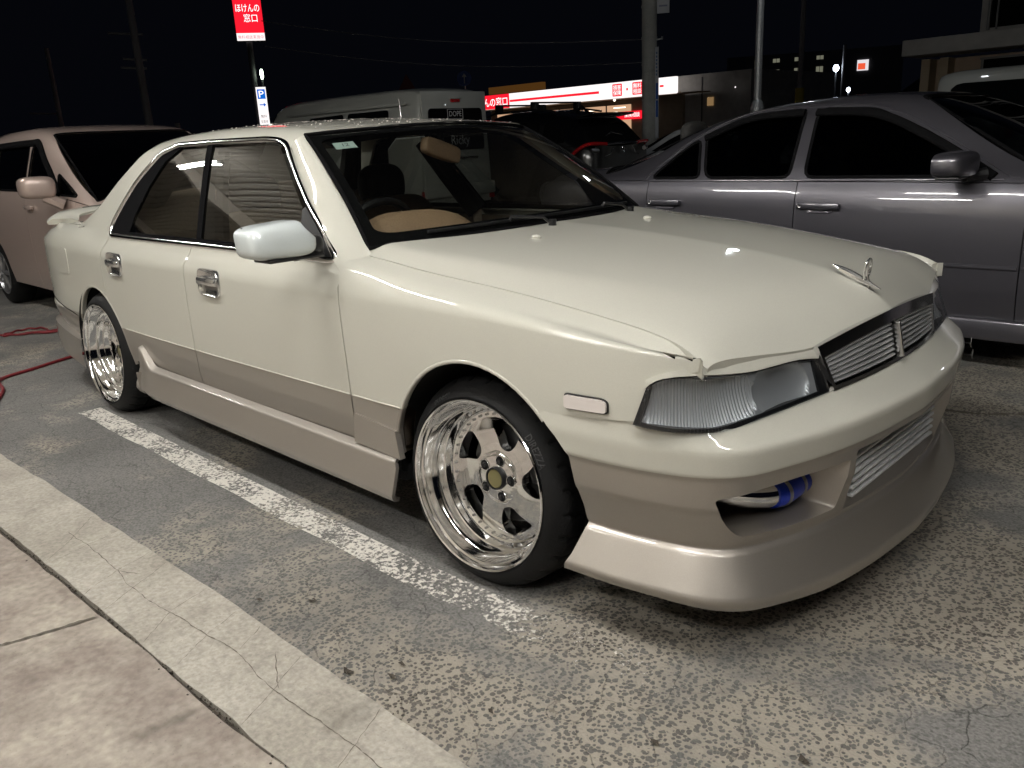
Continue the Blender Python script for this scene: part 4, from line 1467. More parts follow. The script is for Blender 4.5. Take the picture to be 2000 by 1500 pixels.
def box_surf(sp):
    """a whole car as one loft: belt line, roof line and half widths along x"""
    X = sp['x']; wl = np.array(sp['w']); zb_ = np.array(sp['belt']); zc = np.array(sp['top']); wt_ = np.array(sp['wt'])
    X = np.array(X, float)
    h = np.maximum(zc - zb_, 0.004)
    wbelt = wl - sp.get('tuck', .05)
    rl = [((X, wl - .03), (X, np.full(len(X), sp['sill']))), ((X, wl - .004), (X, np.full(len(X), .42))), ((X, wl), (X, .42 + (zb_ - .42) * .40)),
          ((X, wl - .010), (X, .42 + (zb_ - .42) * .78)), ((X, wbelt), (X, zb_)),
          ((X, wbelt - (wbelt - wt_) * .42 + .010), (X, zb_ + h * .45)), ((X, wbelt - (wbelt - wt_) * .84 + .008), (X, zb_ + h * .84)),
          ((X, wt_ - .03), (X, zb_ + h * .955)), ((X, wt_ * .5), (X, zb_ + h * .992)), ((X, wt_ * 0), (X, zb_ + h))]
    return Surf(X[0], X[-1], rl, [0, .14, .36, .56, .68, .88, 1.06, 1.14, 1.42, 1.75], sx=sp.get('sx', .06), sv=.012)

def gen_car(name, label, sp, paint, loc, rz, group=None, glassm=None, detail=True, cabin=True):
    root = empty(name, loc, rz)
    tag(root, label, 'car' if name != 'van' and name != 'minibus' else 'van', group)
    S = box_surf(sp)
    VMx = S.vmax
    X = sp['x']; xr, xf = X[0] + .02, X[-1] - .02
    ra = sp.get('ra', .345)
    arcs = lambda cx, a0, a1, n=16: [(cx + ra * math.cos(math.radians(a)), .31 + ra * math.sin(math.radians(a))) for a in np.linspace(a0, a1, n)]
    VB = .68
    zs = sp['sill'] + .01
    bz = lambda x: float(np.interp(x, X, sp['belt'])) - .004
    gaps = sp['gaps']                    # front door front, split, rear door rear
    wb_ = sp['wheelbase']
    th0 = math.degrees(math.asin(max(-1, (zs - .31) / ra)))
    def blt(a, b): return [(x, bz(x)) for x in np.linspace(a, b, max(2, int(abs(b - a) / .1)))]
    g = .0025
    def panel(nm, pts, **k):
        pts = list(pts) + [pts[0]]
        return region(nm, S, S.poly(pts, hi=VB, step=.03), paint, root, mirror=True, step=.06, thick=.015, **k)
    panel('fender', [(xf, zs), (xf, bz(xf))] + blt(xf - .05, gaps[0] + g) + [(gaps[0] + g, zs)] + arcs(0, 180 - th0, th0)[0:])
    d1 = panel('door', [(gaps[0] - g, zs)] + blt(gaps[0] - g, gaps[1] + g) + [(gaps[1] + g, zs)])
    if len(gaps) > 2:
        cx = -wb_
        cr = gaps[2]
        pts = [(gaps[1] - g, zs)] + blt(gaps[1] - g, cr + g)
        if cr < cx + ra:                 # the rear door is cut by the wheel arch
            a_hit = math.degrees(math.acos(max(-1, min(1, (cr - cx) / ra))))
            pts += [(cr + g, .31 + ra * math.sin(math.radians(a_hit)) + .02)] + arcs(cx, a_hit, th0)
            qa = arcs(cx, a_hit, 180 - th0)
        else:
            pts += [(cr + g, zs)]
            qa = [(cr - g, zs)] + arcs(cx, th0, 180 - th0)
        panel('door', pts)
        panel('rear_wing', [(cr - g, bz(cr))] + qa + [(xr, zs), (xr, bz(xr))] + blt(xr + .05, cr - g - .05))
    else:
        panel('rear_wing', [(gaps[1] - g, zs)] + arcs(-wb_, th0, 180 - th0) + [(xr, zs), (xr, bz(xr))] + blt(xr + .05, gaps[1] - g - .05))
    # upper shell with window openings
    holes = []
    wins = []
    for nm, pts in sp.get('windows', []):
        uv = S.poly(list(round_poly(pts, sp.get('wr', .035), 3)), hi=1.14, step=.03)
        wins.append((nm, uv))
        holes.append(uv)
        holes.append(np.array([(u, 2 * VMx - v) for u, v in uv]))
    for nm, (xb, xt, vb, vt) in sp.get('screens', []):
        uvp = []
        vs_b = np.linspace(vb, 2 * VMx - vb, 14); vs_t = np.linspace(2 * VMx - vt, vt, 14)
        bow = lambda v: 1 - ((v - VMx) / (VMx - vb)) ** 2
        uvp = [(xb + (.16 if xb > xt else -.08) * bow(v), v) for v in vs_b] + [(xt + (.10 if xb > xt else -.06) * bow(v), v) for v in vs_t]
        uvp = round_poly(uvp, .02, 2)
        wins.append((nm, np.array(uvp)))
        holes.append(np.array(uvp))
    outl = [(x, VB) for x in np.linspace(xf, xr, 70)]
    outl = outl + [(xr, v) for v in np.linspace(VB, 2 * VMx - VB, 30)[1:-1]] + [(x, 2 * VMx - VB) for x in np.linspace(xr, xf, 70)] + [(xf, v) for v in np.linspace(2 * VMx - VB, VB, 30)[1:-1]]
    if sp.get('closed_windows'):
        region('upper_body', S, np.array(outl), paint, root, step=.07, bstep=.04, thick=.02)
    else:
        region('upper_body', S, np.array(outl), paint, root, holes=holes, step=.06, bstep=.03, thick=.025)
    for nm, uv in wins:
        mm = glassm or M['darkglass']
        F = offs(S, .004 if sp.get('closed_windows') else -.010)
        o = region(nm, F, uv, mm, root, step=.06, thick=.003, mirror=False)
        if 'screen' not in nm and nm != 'rear_window':
            region(nm, F, np.array([(u, 2 * VMx - v) for u, v in uv]), mm, root, step=.06, thick=.003)
        if detail:
            P, N = frame_on(S, uv)
            MB().sweep(P, N, [(-.010, -.006), (-.010, .003), (.008, .003), (.008, -.006)], closed=True).build('window_seal', M['seal'], root)
    # ends, floor, cabin
    for xe, nm in ((xf, 'front_panel'), (xr, 'rear_panel')):
        v = np.linspace(0.0, 2 * VMx, 40)
        P = S(np.stack([np.full(40, xe), v], 1))
        n = len(P)
        c = P.mean(0)
        MB().add([tuple(p) for p in P] + [tuple(c)], [(i, (i + 1) % n, n) for i in range(n)]).build(nm, paint, root, smooth=False)
    wmx = max(sp['w'])
    MB().box((-wb_ / 2, 0, zs + .02), (wb_ - .75, 2 * wmx - .12, .06)).box((0, 0, .5), (.7, 2 * wmx - .5, .5)).box((-wb_, 0, .5), (.7, 2 * wmx - .5, .5)).build('underbody', M['gap'], root, smooth=False)
    if cabin and not sp.get('closed_windows'):
        zb0 = float(np.interp(-1.4, X, sp['belt']))
        m_ = MB()
        L = wb_ - .1
        m_.box((-L / 2 - .1, 0, zb0 - .06), (L + .2, 2 * wmx - .24, .02))
        m_.build('cabin_trim', M['darktrim'], root, smooth=False)
        for sx_ in (-.5 * wb_, -.85 * wb_):
            for sy in (-.37, .37):
                e = empty('seat', parent=root)
                V, F_ = superq((sx_ - .15, sy, zb0 + .02), (.09, .24, .18), .5, .4); MB().add(V, F_).build('backrest', M['darktrim'], e)
                V, F_ = superq((sx_ - .20, sy, zb0 + .26), (.055, .13, .09), .7, .7); MB().add(V, F_).build('headrest', M['darktrim'], e)
    if detail:
        for s in (False, True):
            plain_wheel(root, 0, wmx - .015, sp.get('wr_', .31), s); plain_wheel(root, -wb_, wmx - .015, sp.get('wr_', .31), s)
    return root, S, d1

def bar_handle(root, S, x, z, mat, L=.235):
    v = float(S.vz(x, z, 0, .68)[0])
    P, N = frame_on(S, [(x, v)])
    h = empty('door_handle', parent=root)
    out = Vector(N[0]); fw = Vector((1, 0, 0)); up = out.cross(fw).normalized()
    if up.z < 0: up = -up
    fw = up.cross(out)
    if fw.x < 0: fw = -fw
    Mx = Matrix((fw, up, out)).transposed().to_4x4(); Mx.translation = Vector(P[0])
    MB().box((0, .004, .022), (L, .034, .020), bev=.009).box((-L * .42, .004, .012), (.03, .03, .02), bev=.005).box((L * .42, .004, .012), (.03, .03, .02), bev=.005).xf(Mx).build('grip', mat, h)
    ol = round_poly([(-L * .30, -.034), (L * .30, -.034), (L * .36, .0), (-L * .36, .0)], .02, 4)
    rows = [[(p[0] * k, (p[1] + .012) * k - .012, d) for p in ol] + [(ol[0][0] * k, (ol[0][1] + .012) * k - .012, d)] for k, d in ((1.03, -.002), (1.02, .005), (.94, .006), (.7, .002), (.1, .001))]
    MB().grid(rows).xf(Mx).build('cup', mat, h)
    m_ = MB().lathe([(.006, .033), (.010, .034), (.0105, .031)], 16, (-L * .40, .004, 0), axis='Z').xf(Mx)
    m_.build('keyhole', M['steel'], h)
    return h

# ---- grey saloon alongside
gx = [-3.72, -3.60, -3.40, -3.05, -2.75, -2.35, -1.95, -1.5, -1.2, -.75, -.42, -.1, .35, .65, .80, .86]
grey_sp = dict(x=gx, w=[.62, .74, .81, .855, .868, .875, .880, .880, .880, .878, .874, .868, .845, .79, .70, .62],
    belt=[.84, .90, .925, .935, .935, .932, .930, .926, .924, .920, .914, .895, .84, .76, .66, .60],
    top=[.88, .955, .985, 1.01, 1.09, 1.255, 1.342, 1.372, 1.365, 1.225, 1.06, .965, .915, .85, .76, .64],
    wt=[.45, .55, .60, .60, .585, .565, .565, .565, .56, .59, .62, .62, .60, .56, .50, .45],
    sill=.255, wheelbase=2.78, gaps=[-.505, -1.62, -2.60], tuck=.045, wr=.05,
    windows=[('front_window', [(-.66, .945), (-1.02, 1.160), (-1.30, 1.282), (-1.615, 1.300), (-1.59, .945)]),
             ('rear_door_window', [(-1.675, .945), (-1.685, 1.302), (-2.02, 1.288), (-2.30, 1.192), (-2.20, .945)]),
             ('rear_quarter_window', [(-2.24, .945), (-2.335, 1.172), (-2.46, 1.085), (-2.595, .945)])],
    screens=[('windscreen', (-.50, -1.16, .83, 1.13)), ('rear_window', (-3.0, -2.38, .86, 1.14))])
grey, GS, _ = gen_car('sedan', 'dark plum grey sedan with black windows parked beside the cream car', grey_sp, M['greypaint'], (1.10, 2.985, 0), 0, glassm=M['darkglass'])
bar_handle(grey, GS, -1.48, .795, M['greypaint'])
bar_handle(grey, GS, -2.46, .800, M['greypaint'])
for zz, nm, hh in ((.928, 'belt_trim', .010),):
    mb = MB()
    strip(mb, GS, GS, [(x, zz + .004) for x in np.linspace(-.62, -2.60, 20)], rprof(.014, .009, 0, -.002), hi=.72)
    mb.build(nm, M['greypaint'], grey)
mb = MB()
strip(mb, GS, GS, [(x, .528) for x in np.linspace(-.515, -1.61, 8)], rprof(.02, .012, 0, -.002), hi=.6)
strip(mb, GS, GS, [(x, .528) for x in np.linspace(-1.63, -2.40, 8)], rprof(.02, .012, 0, -.002), hi=.6)
strip(mb, GS, GS, [(x, .528) for x in np.linspace(-.495, -.35, 4)], rprof(.02, .012, 0, -.002), hi=.6)
mb.build('side_moulding', M['greypaint'], grey)
# drip line over the doors and sill skirt
mb = MB()
strip(mb, GS, GS, smooth_path([(-.60, .945), (-.98, 1.165), (-1.28, 1.292), (-1.65, 1.318), (-2.04, 1.300), (-2.34, 1.195), (-2.50, 1.085), (-2.635, .945)], 6), rprof(.012, .008, 0, -.002), hi=1.14)
mb.build('drip_rail', M['greypaint'], grey)
mb = MB()
strip(mb, GS, GS, smooth_path([(-.66, .945), (-1.0, 1.137), (-1.29, 1.258), (-1.62, 1.283)], 6), rprof(.045, .020, -.008, .002), hi=1.14)
strip(mb, GS, GS, smooth_path([(-1.69, 1.284), (-2.02, 1.268), (-2.30, 1.17)], 6), rprof(.045, .020, -.008, .002), hi=1.14)
mb.build('window_visor', M['seal'], grey)
MB().box((-1.37, -.862, .225), (1.98, .035, .10), bev=.012).build('side_skirt', M['greypaint'], grey)
def grey_mirror():
    e = empty('wing_mirror', parent=grey)
    def fn(p):
        k = (p[1] + .115) / .23
        return (max(p[0], -.045) + .035 * (k - .5), p[1], p[2] * (.86 + .18 * k) + .004)
    V, F = superq((-.80, -.985, 1.005), (.085, .115, .062), .55, .55, fn=fn)
    MB().add(V, F).build('housing', M['greypaint'], e, angle=50)
    MB().box((-.80, -.98, .950), (.10, .17, .012), bev=.005).tube([(-.77, -.90, .955), (-.74, -.86, .955), (-.70, -.83, .96)], [.030, .026, .03], 8).build('mount', M['black'], e)
grey_mirror()
m_ = MB()
F = offs(GS, .002)
region('door_sail', F, GS.poly([(-.56, .94), (-.68, .94), (-.70, .99), (-.62, .975), (-.56, .94)], hi=1.14), M['greypaint'], grey, step=.04)
# fuel-green stickers inside the grey car's screen
v0 = float(GS.vmax) - .50
F = offs(GS, -.020)
region('inspection_sticker', F, np.array([(-1.06, v0), (-1.06, v0 + .07), (-1.01, v0 + .07), (-1.01, v0)]), M['card'], grey, step=.04, thick=0)
region('permit_card', F, np.array([(-.60, v0 - .03), (-.60, v0 + .06), (-.57, v0 + .06), (-.57, v0 - .03)]), M['card'], grey, step=.04, thick=0)

# ---- rose minivan behind
mx_ = [-3.58, -3.50, -3.30, -2.9, -2.3, -1.8, -1.35, -.9, -.5, -.1, .2, .5, .72, .84, .88]
mpv_sp = dict(x=mx_, w=[.70, .78, .82, .84, .845, .845, .845, .845, .845, .842, .835, .81, .75, .66, .58],
    belt=[1.00, 1.06, 1.09, 1.10, 1.10, 1.095, 1.085, 1.065, 1.04, 1.00, .965, .90, .80, .68, .60],
    top=[1.15, 1.36, 1.52, 1.60, 1.635, 1.64, 1.605, 1.46, 1.29, 1.13, 1.03, .955, .85, .72, .62],
    wt=[.55, .58, .60, .61, .61, .61, .605, .615, .63, .64, .63, .58, .52, .46, .42],
    sill=.24, wheelbase=2.68, gaps=[-.36, -1.52, -2.55], tuck=.04, wr=.06,
    windows=[('front_window', [(-.78, 1.085), (-1.12, 1.30), (-1.36, 1.465), (-1.50, 1.475), (-1.50, 1.10)]),
             ('front_quarter_window', [(-.34, 1.06), (-.86, 1.245), (-.74, 1.075)]),
             ('rear_door_window', [(-1.56, 1.10), (-1.56, 1.478), (-2.45, 1.47), (-2.50, 1.11)])],
    screens=[('windscreen', (-.02, -1.28, .82, 1.13)), ('rear_window', (-3.50, -3.20, .86, 1.13))])
mpv, MS, _ = gen_car('minivan', 'rose beige minivan parked behind the tail of the cream car', mpv_sp, M['rosepaint'], (-5.02, .88, -.10), 0, glassm=M['darkglass'])
bar_handle(mpv, MS, -1.40, .96, M['rosepaint'], .17)
e = empty('wing_mirror', parent=mpv)
V, F_ = superq((-.62, -.985, 1.145), (.09, .12, .085), .55, .55, fn=lambda p: (max(p[0], -.05) + .03 * (p[1] / .12), p[1], p[2]))
MB().add(V, F_).build('housing', M['rosepaint'], e, angle=50)
MB().tube([(-.60, -.95, 1.07), (-.57, -.88, 1.03), (-.55, -.83, 1.0)], [.04, .045, .05], 8).build('mount', M['rosepaint'], e)
mb = MB()
strip(mb, MS, MS, smooth_path([(-.70, 1.075), (-1.10, 1.315), (-1.35, 1.482), (-1.55, 1.497), (-2.45, 1.49)], 6), rprof(.06, .022, -.006, .002), hi=1.14)
mb.build('window_visor', M['seal'], mpv)

# ---- white van beyond
vx = [-4.62, -4.60, -4.52, -4.2, -3.5, -2.5, -1.2, -.5, .2, .6, .75]
van_sp = dict(x=vx, w=[.78, .80, .825, .845, .848, .848, .848, .846, .835, .80, .74],
    belt=[1.10, 1.11, 1.12, 1.12, 1.12, 1.12, 1.12, 1.11, 1.08, 1.02, .95],
    top=[1.88, 1.95, 2.0, 2.045, 2.055, 2.06, 2.05, 2.01, 1.72, 1.25, 1.0],
    wt=[.66, .69, .71, .72, .725, .725, .72, .70, .68, .68, .66], sill=.28, wheelbase=2.57, gaps=[-.25, -1.25], tuck=.02, wr=.06, sx=.02, closed_windows=True,
    windows=[('side_window', [(-1.45, 1.22), (-1.45, 1.72), (-2.55, 1.74), (-2.55, 1.22)]), ('side_window', [(-2.68, 1.22), (-2.68, 1.74), (-3.85, 1.74), (-3.85, 1.22)]), ('side_window', [(-.30, 1.16), (-.75, 1.68), (-1.30, 1.70), (-1.30, 1.20)])],
    screens=[('windscreen', (.45, -.30, .80, 1.10))])
van, VS, _ = gen_car('van', 'white high-roof van with a small sticker in its rear window', van_sp, M['vanpaint'], (-9.20 - 4.60, 7.53, -.10), math.pi, detail=False, cabin=False)
m_ = MB()
van.scale = (1, 1, 1.085)
# tailgate: local -x faces the camera side after the half turn
MB().box((-4.625, 0, 1.55), (.04, 1.44, .84), bev=.018).build('tailgate', M['vanpaint'], van)
MB().box((-4.618, 0, .80), (.04, 1.50, .62), bev=.018).build('tailgate', M['vanpaint'], van)
rwv = MB()
ol = round_poly([(-.62, 1.10), (.62, 1.10), (.60, 1.72), (-.60, 1.72)], .07, 5)
V, F_ = prism([(p[0], p[1]) for p in ol], 0, .012)
rwv.add([(-4.647 - p[2], p[0], p[1]) for p in V], F_)
rwv.build('rear_window', M['seal'], van, smooth=False)
MB().box((-4.66, 0, 1.83), (.03, .20, .05), bev=.01).build('brake_lamp', M['red_lens'], van)
MB().box((-4.665, 0, 1.865), (.05, .24, .02), bev=.006).build('lamp_hood', M['vanpaint'], van)
for s in (-1, 1):
    MB().box((-4.62, s * .775, .42), (.06, .09, .20), bev=.015).build('tail_lamp', M['red_lens'], van)
MB().box((-4.66, 0, .98), (.03, .9, .035), bev=.01).build('handle_bar', M['chrome'], van)
MB().box((-4.66, 0, .50), (.10, 1.6, .20), bev=.03).build('bumper', M['vanpaint'], van)
Mv = Matrix.Translation((-4.665, 0.02, 1.635)) @ Matrix(((0, 0, -1), (-1, 0, 0), (0, 1, 0))).to_4x4()
lettering('window_sticker', 'DOPE', .11, M['white'], Mv, van)
m_ = MB()
for a, b in (((-.17, .07), (.17, .07)), ((-.17, -.07), (.17, -.07)), ((-.17, -.07), (-.17, .07)), ((.17, -.07), (.17, .07))):
    m_.tube([Mv @ Vector((a[0], a[1], 0)), Mv @ Vector((b[0], b[1], 0))], .004, 4)
m_.build('sticker_border', M['white'], van)
Mv2 = Matrix.Translation((-4.665, -.06, 1.245)) @ Matrix(((0, 0, -1), (-1, 0, 0), (0, 1, 0))).to_4x4()
lettering('window_sticker', 'Ricky', .20, M['white'], Mv2, van)
for s in (-1, 1):
    for xx in (0, -2.57):
        MB().cyl((xx, s * .60, .32), (xx, s * .82, .32), .32, n=32).build('wheel', M['rubber'], van)
MB().box((-2.6, -.853, 1.80), (3.6, .012, .035), bev=.004).build('slide_rail', M['vanpaint'], van)
MB().box((-2.6, .853, 1.80), (3.6, .012, .035), bev=.004).build('slide_rail', M['vanpaint'], van)

# ---- black SUV
sx_ = [-3.62, -3.55, -3.40, -3.15, -2.85, -2.3, -1.7, -1.2, -.8, -.3, .1, .5, .75, .85]
suv_sp = dict(x=sx_, w=[.78, .86, .90, .915, .92, .92, .92, .92, .915, .91, .90, .87, .80, .70],
    belt=[1.06, 1.10, 1.13, 1.15, 1.14, 1.12, 1.11, 1.10, 1.09, 1.07, 1.05, 1.0, .90, .8],
    top=[1.12, 1.20, 1.36, 1.60, 1.70, 1.78, 1.80, 1.75, 1.56, 1.26, 1.14, 1.09, .98, .85],
    wt=[.66, .67, .66, .65, .66, .67, .67, .66, .65, .66, .66, .62, .58, .52], sill=.30, wheelbase=2.69, gaps=[-.45, -1.5, -2.5], tuck=.04, wr=.05, ra=.38, wr_=.34, closed_windows=True,
    windows=[('front_window', [(-.7, 1.14), (-1.15, 1.55), (-1.48, 1.60), (-1.48, 1.14)]), ('rear_door_window', [(-1.56, 1.14), (-1.56, 1.60), (-2.4, 1.58), (-2.45, 1.16)]), ('rear_quarter_window', [(-2.52, 1.18), (-2.52, 1.56), (-2.95, 1.42), (-3.05, 1.22)])],
    screens=[('windscreen', (-.25, -1.05, .82, 1.13)), ('rear_window', (-3.53, -3.20, .80, 1.14))])
suv, SS, _ = gen_car('suv', 'glossy black sport utility car with roof bars and red tail lamps', suv_sp, M['blackpaint'], (-7.5 - 3.60, 9.88, -.10), math.pi, glassm=M['seal'], cabin=False)
m_ = MB()
for sx0 in (-1.25, -2.15):
    for s in (-1, 1):
        MB().box((sx0, s * .60, 1.855), (.16, .10, .16), bev=.03).build('bar_foot', M['black'], suv)
    MB().box((sx0, 0, 1.93), (.07, 1.36, .030), bev=.010).build('roof_bar', M['black'], suv)
for s in (-1, 1):
    MB().tube([(-.95, s * .63, 1.74), (-1.2, s * .64, 1.80), (-2.3, s * .64, 1.80), (-2.7, s * .63, 1.74)], .018, 8).build('roof_rail', M['black'], suv)
MB().box((-3.28, 0, 1.655), (.36, 1.22, .035), rot=Matrix.Rotation(math.radians(6), 3, 'Y'), bev=.012).build('rear_spoiler', M['blackpaint'], suv)
MB().tube([(-2.6, 0, 1.72), (-2.75, 0, 1.83), (-2.9, 0, 1.70)], [.03, .02, .03], 6).build('shark_fin', M['blackpaint'], suv)
for s in (-1, 1):
    # lamp wraps from the wing to the tailgate
    pts = [(-3.28, s * .925, 1.02), (-3.40, s * .915, 1.10), (-3.52, s * .88, 1.16), (-3.60, s * .80, 1.18), (-3.63, s * .62, 1.175), (-3.64, s * .45, 1.165)]
    MB().tube(smooth_path(pts, 5), .030, 8).build('tail_lamp', M['red_lens'], suv)
    MB().tube([(-3.58, s * .80, 1.07), (-3.63, s * .66, 1.06)], .035, 8).build('reverse_lamp', M['steel'], suv)
MB().tube([(-3.645, .44, 1.165), (-3.655, 0, 1.165), (-3.645, -.44, 1.165)], .018, 8).build('chrome_bar', M['chrome'], suv)
MB().tube([(-3.64, .5, .96), (-3.655, .35, 1.0), (-3.66, .30, 1.09)], .008, 6).tube([(-3.64, -.5, .96), (-3.655, -.35, 1.0), (-3.66, -.30, 1.09)], .008, 6).build('tailgate_trim', M['chrome'], suv)
MB().lathe([(.035, 0), (.045, -.01), (.055, 0)], 20, (-3.66, 0, 1.06), axis='X').build('badge', M['chrome'], suv)
MB().tube([(-3.52, .30, 1.30), (-3.47, .10, 1.36), (-3.50, -.20, 1.30)], .008, 6).build('rear_wiper', M['steel'], suv)

# ---- pale saloon beyond the concrete pole, white minibus and white hatchback at the right
pale_sp = dict(grey_sp)
pale, PS, _ = gen_car('sedan', 'pale silver sedan, mostly hidden, parked near the concrete pole', pale_sp, M['whitepaint'], (-9.1, 12.95, -.10), math.pi, glassm=M['seal'], cabin=False, detail=False)
bus_sp = dict(van_sp)
bus, BS, _ = gen_car('minibus', 'white minibus with one long dark side window by the grey building', dict(van_sp, windows=[('side_window', [(-.9, 1.16), (-1.1, 1.80), (-4.35, 1.80), (-4.45, 1.20)])], wr=.2), M['vanpaint'], (.55, 15.9, 0), 0, detail=False, cabin=False)
hx = [-3.3, -3.24, -3.1, -2.8, -2.4, -1.8, -1.3, -.9, -.4, 0, .4, .7, .8]
hatch_sp = dict(x=hx, w=[.70, .78, .81, .82, .825, .825, .825, .82, .82, .81, .79, .70, .60], belt=[1.0, 1.02, 1.04, 1.04, 1.03, 1.02, 1.01, 1.0, .98, .95, .88, .76, .66],
    top=[1.12, 1.22, 1.36, 1.47, 1.52, 1.53, 1.50, 1.36, 1.10, 1.0, .93, .80, .68], wt=[.55, .58, .60, .60, .60, .60, .60, .60, .62, .62, .58, .5, .45],
    sill=.26, wheelbase=2.5, gaps=[-.45, -1.45, -2.3], tuck=.04, closed_windows=True, windows=[('front_window', [(-.75, 1.03), (-1.2, 1.38), (-1.42, 1.41), (-1.42, 1.03)]), ('rear_door_window', [(-1.48, 1.03), (-1.48, 1.41), (-2.25, 1.41), (-2.3, 1.05)])],
    screens=[('windscreen', (-.3, -1.15, .82, 1.13)), ('rear_window', (-3.2, -2.75, .82, 1.13))])
hat, HS_, _ = gen_car('hatchback', 'white hatchback behind the front of the plum grey car', hatch_sp, M['whitepaint'], (2.05, 9.6, 0), 0, glassm=M['seal'], cabin=False, detail=False)
for s in (-1, 1):
    MB().box((-3.24, s * .70, 1.06), (.10, .10, .22), bev=.02).build('tail_lamp', M['red_lens'], hat)
for root, w_ in ((pale, .87), (bus, .83), (hat, .81)):
    for s in (-1, 1):
        for xx in (0, -2.6):
            MB().cyl((xx, s * (w_ - .2), .31), (xx, s * (w_ - .005), .31), .31, n=28).build('wheel', M['rubber'], root)
# ================================================================== ground
def gz(x, y=0):
    t = min(max((-4.4 - x) / 2.2, 0), 1)
    return -.10 * t * t * (3 - 2 * t)

def N_(t, kind, **kw):
    n = t.nodes.new(kind)
    for k, v in kw.items():
        if k in n.inputs: n.inputs[k].default_value = v
        else: setattr(n, k, v)
    return n

def asphalt_mat():
    m, t, out = new_mat('worn forecourt asphalt')
    L = t.links.new
    b = pbsdf(t, out, **{'Roughness': .82, 'Specular IOR Level': .35})
    tc = N_(t, 'ShaderNodeTexCoord')
    # stones sitting in pale mortar: the top coat is worn through in patches
    wob = N_(t, 'ShaderNodeTexNoise', Scale=30.0, Detail=5.0)
    L(tc.outputs['Object'], wob.inputs['Vector'])
    mixv = N_(t, 'ShaderNodeMix', data_type='VECTOR')
    mixv.inputs['Factor'].default_value = .018
    L(tc.outputs['Object'], mixv.inputs['A']); L(wob.outputs['Color'], mixv.inputs['B'])
    vd = N_(t, 'ShaderNodeTexVoronoi', feature='DISTANCE_TO_EDGE', Scale=70.0); vd.inputs['Randomness'].default_value = .9
    vc = N_(t, 'ShaderNodeTexVoronoi', feature='F1', Scale=84.0); vc.inputs['Randomness'].default_value = .9
    L(mixv.outputs['Result'], vd.inputs['Vector']); L(mixv.outputs['Result'], vc.inputs['Vector'])
    szs = N_(t, 'ShaderNodeMapRange'); szs.inputs['To Min'].default_value = .22; szs.inputs['To Max'].default_value = .66
    L(vc.outputs['Color'], szs.inputs['Value'])
    stone = N_(t, 'ShaderNodeMath', operation='SUBTRACT'); L(szs.outputs[0], stone.inputs[0]); L(vc.outputs['Distance'], stone.inputs[1])
    st2 = N_(t, 'ShaderNodeMapRange'); st2.inputs['From Min'].default_value = -.04; st2.inputs['From Max'].default_value = .06
    L(stone.outputs[0], st2.inputs['Value'])
    scol = N_(t, 'ShaderNodeMapRange'); scol.inputs['To Min'].default_value = .6; scol.inputs['To Max'].default_value = 1.35
    L(vc.outputs['Color'], scol.inputs['Value'])
    stc = N_(t, 'ShaderNodeMix', data_type='RGBA', blend_type='MULTIPLY'); stc.inputs['Factor'].default_value = 1
    stc.inputs['A'].default_value = (.125, .112, .10, 1); L(scol.outputs[0], stc.inputs['B'])
    agg = N_(t, 'ShaderNodeMix', data_type='RGBA'); L(st2.outputs[0], agg.inputs['Factor'])
    agg.inputs['A'].default_value = (.36, .325, .27, 1); L(stc.outputs['Result'], agg.inputs['B'])
    # grey top coat
    n1_ = N_(t, 'ShaderNodeTexNoise', Scale=3.0, Detail=8.0, Roughness=.65); L(tc.outputs['Object'], n1_.inputs['Vector'])
    n2_ = N_(t, 'ShaderNodeTexNoise', Scale=130.0, Detail=4.0); L(tc.outputs['Object'], n2_.inputs['Vector'])
    topc = N_(t, 'ShaderNodeMix', data_type='RGBA'); L(n1_.outputs['Fac'], topc.inputs['Factor'])
    topc.inputs['A'].default_value = (.135, .132, .127, 1); topc.inputs['B'].default_value = (.215, .207, .194, 1)
    sp_ = N_(t, 'ShaderNodeMapRange'); sp_.inputs['From Min'].default_value = .3; sp_.inputs['From Max'].default_value = .7; sp_.inputs['To Min'].default_value = .72; sp_.inputs['To Max'].default_value = 1.25
    L(n2_.outputs['Fac'], sp_.inputs['Value'])
    top2 = N_(t, 'ShaderNodeMix', data_type='RGBA', blend_type='MULTIPLY'); top2.inputs['Factor'].default_value = 1
    L(topc.outputs['Result'], top2.inputs['A']); L(sp_.outputs[0], top2.inputs['B'])
    gh = N_(t, 'ShaderNodeMapRange'); gh.inputs['To Min'].default_value = 1.10; gh.inputs['To Max'].default_value = .86; L(st2.outputs[0], gh.inputs['Value'])
    top3 = N_(t, 'ShaderNodeMix', data_type='RGBA', blend_type='MULTIPLY'); top3.inputs['Factor'].default_value = 1; L(top2.outputs['Result'], top3.inputs['A']); L(gh.outputs[0], top3.inputs['B'])
    # where the coat is worn away
    n3 = N_(t, 'ShaderNodeTexNoise', Scale=1.55, Detail=9.0, Roughness=.62); n3.inputs['Distortion'].default_value = .4
    mp = N_(t, 'ShaderNodeMapping'); mp.inputs['Location'].default_value = (3.1, 1.7, 0); L(tc.outputs['Object'], mp.inputs['Vector']); L(mp.outputs[0], n3.inputs['Vector'])
    wear = N_(t, 'ShaderNodeMapRange'); wear.inputs['From Min'].default_value = .455; wear.inputs['From Max'].default_value = .575
    sx = N_(t, 'ShaderNodeSeparateXYZ'); L(tc.outputs['Object'], sx.inputs[0])
    # more wear in front of the cream car's nose, where cars turn in
    bias = N_(t, 'ShaderNodeMapRange'); bias.inputs['From Min'].default_value = -1.2; bias.inputs['From Max'].default_value = .9; bias.inputs['To Min'].default_value = -.045; bias.inputs['To Max'].default_value = .05
    L(sx.outputs['X'], bias.inputs['Value'])
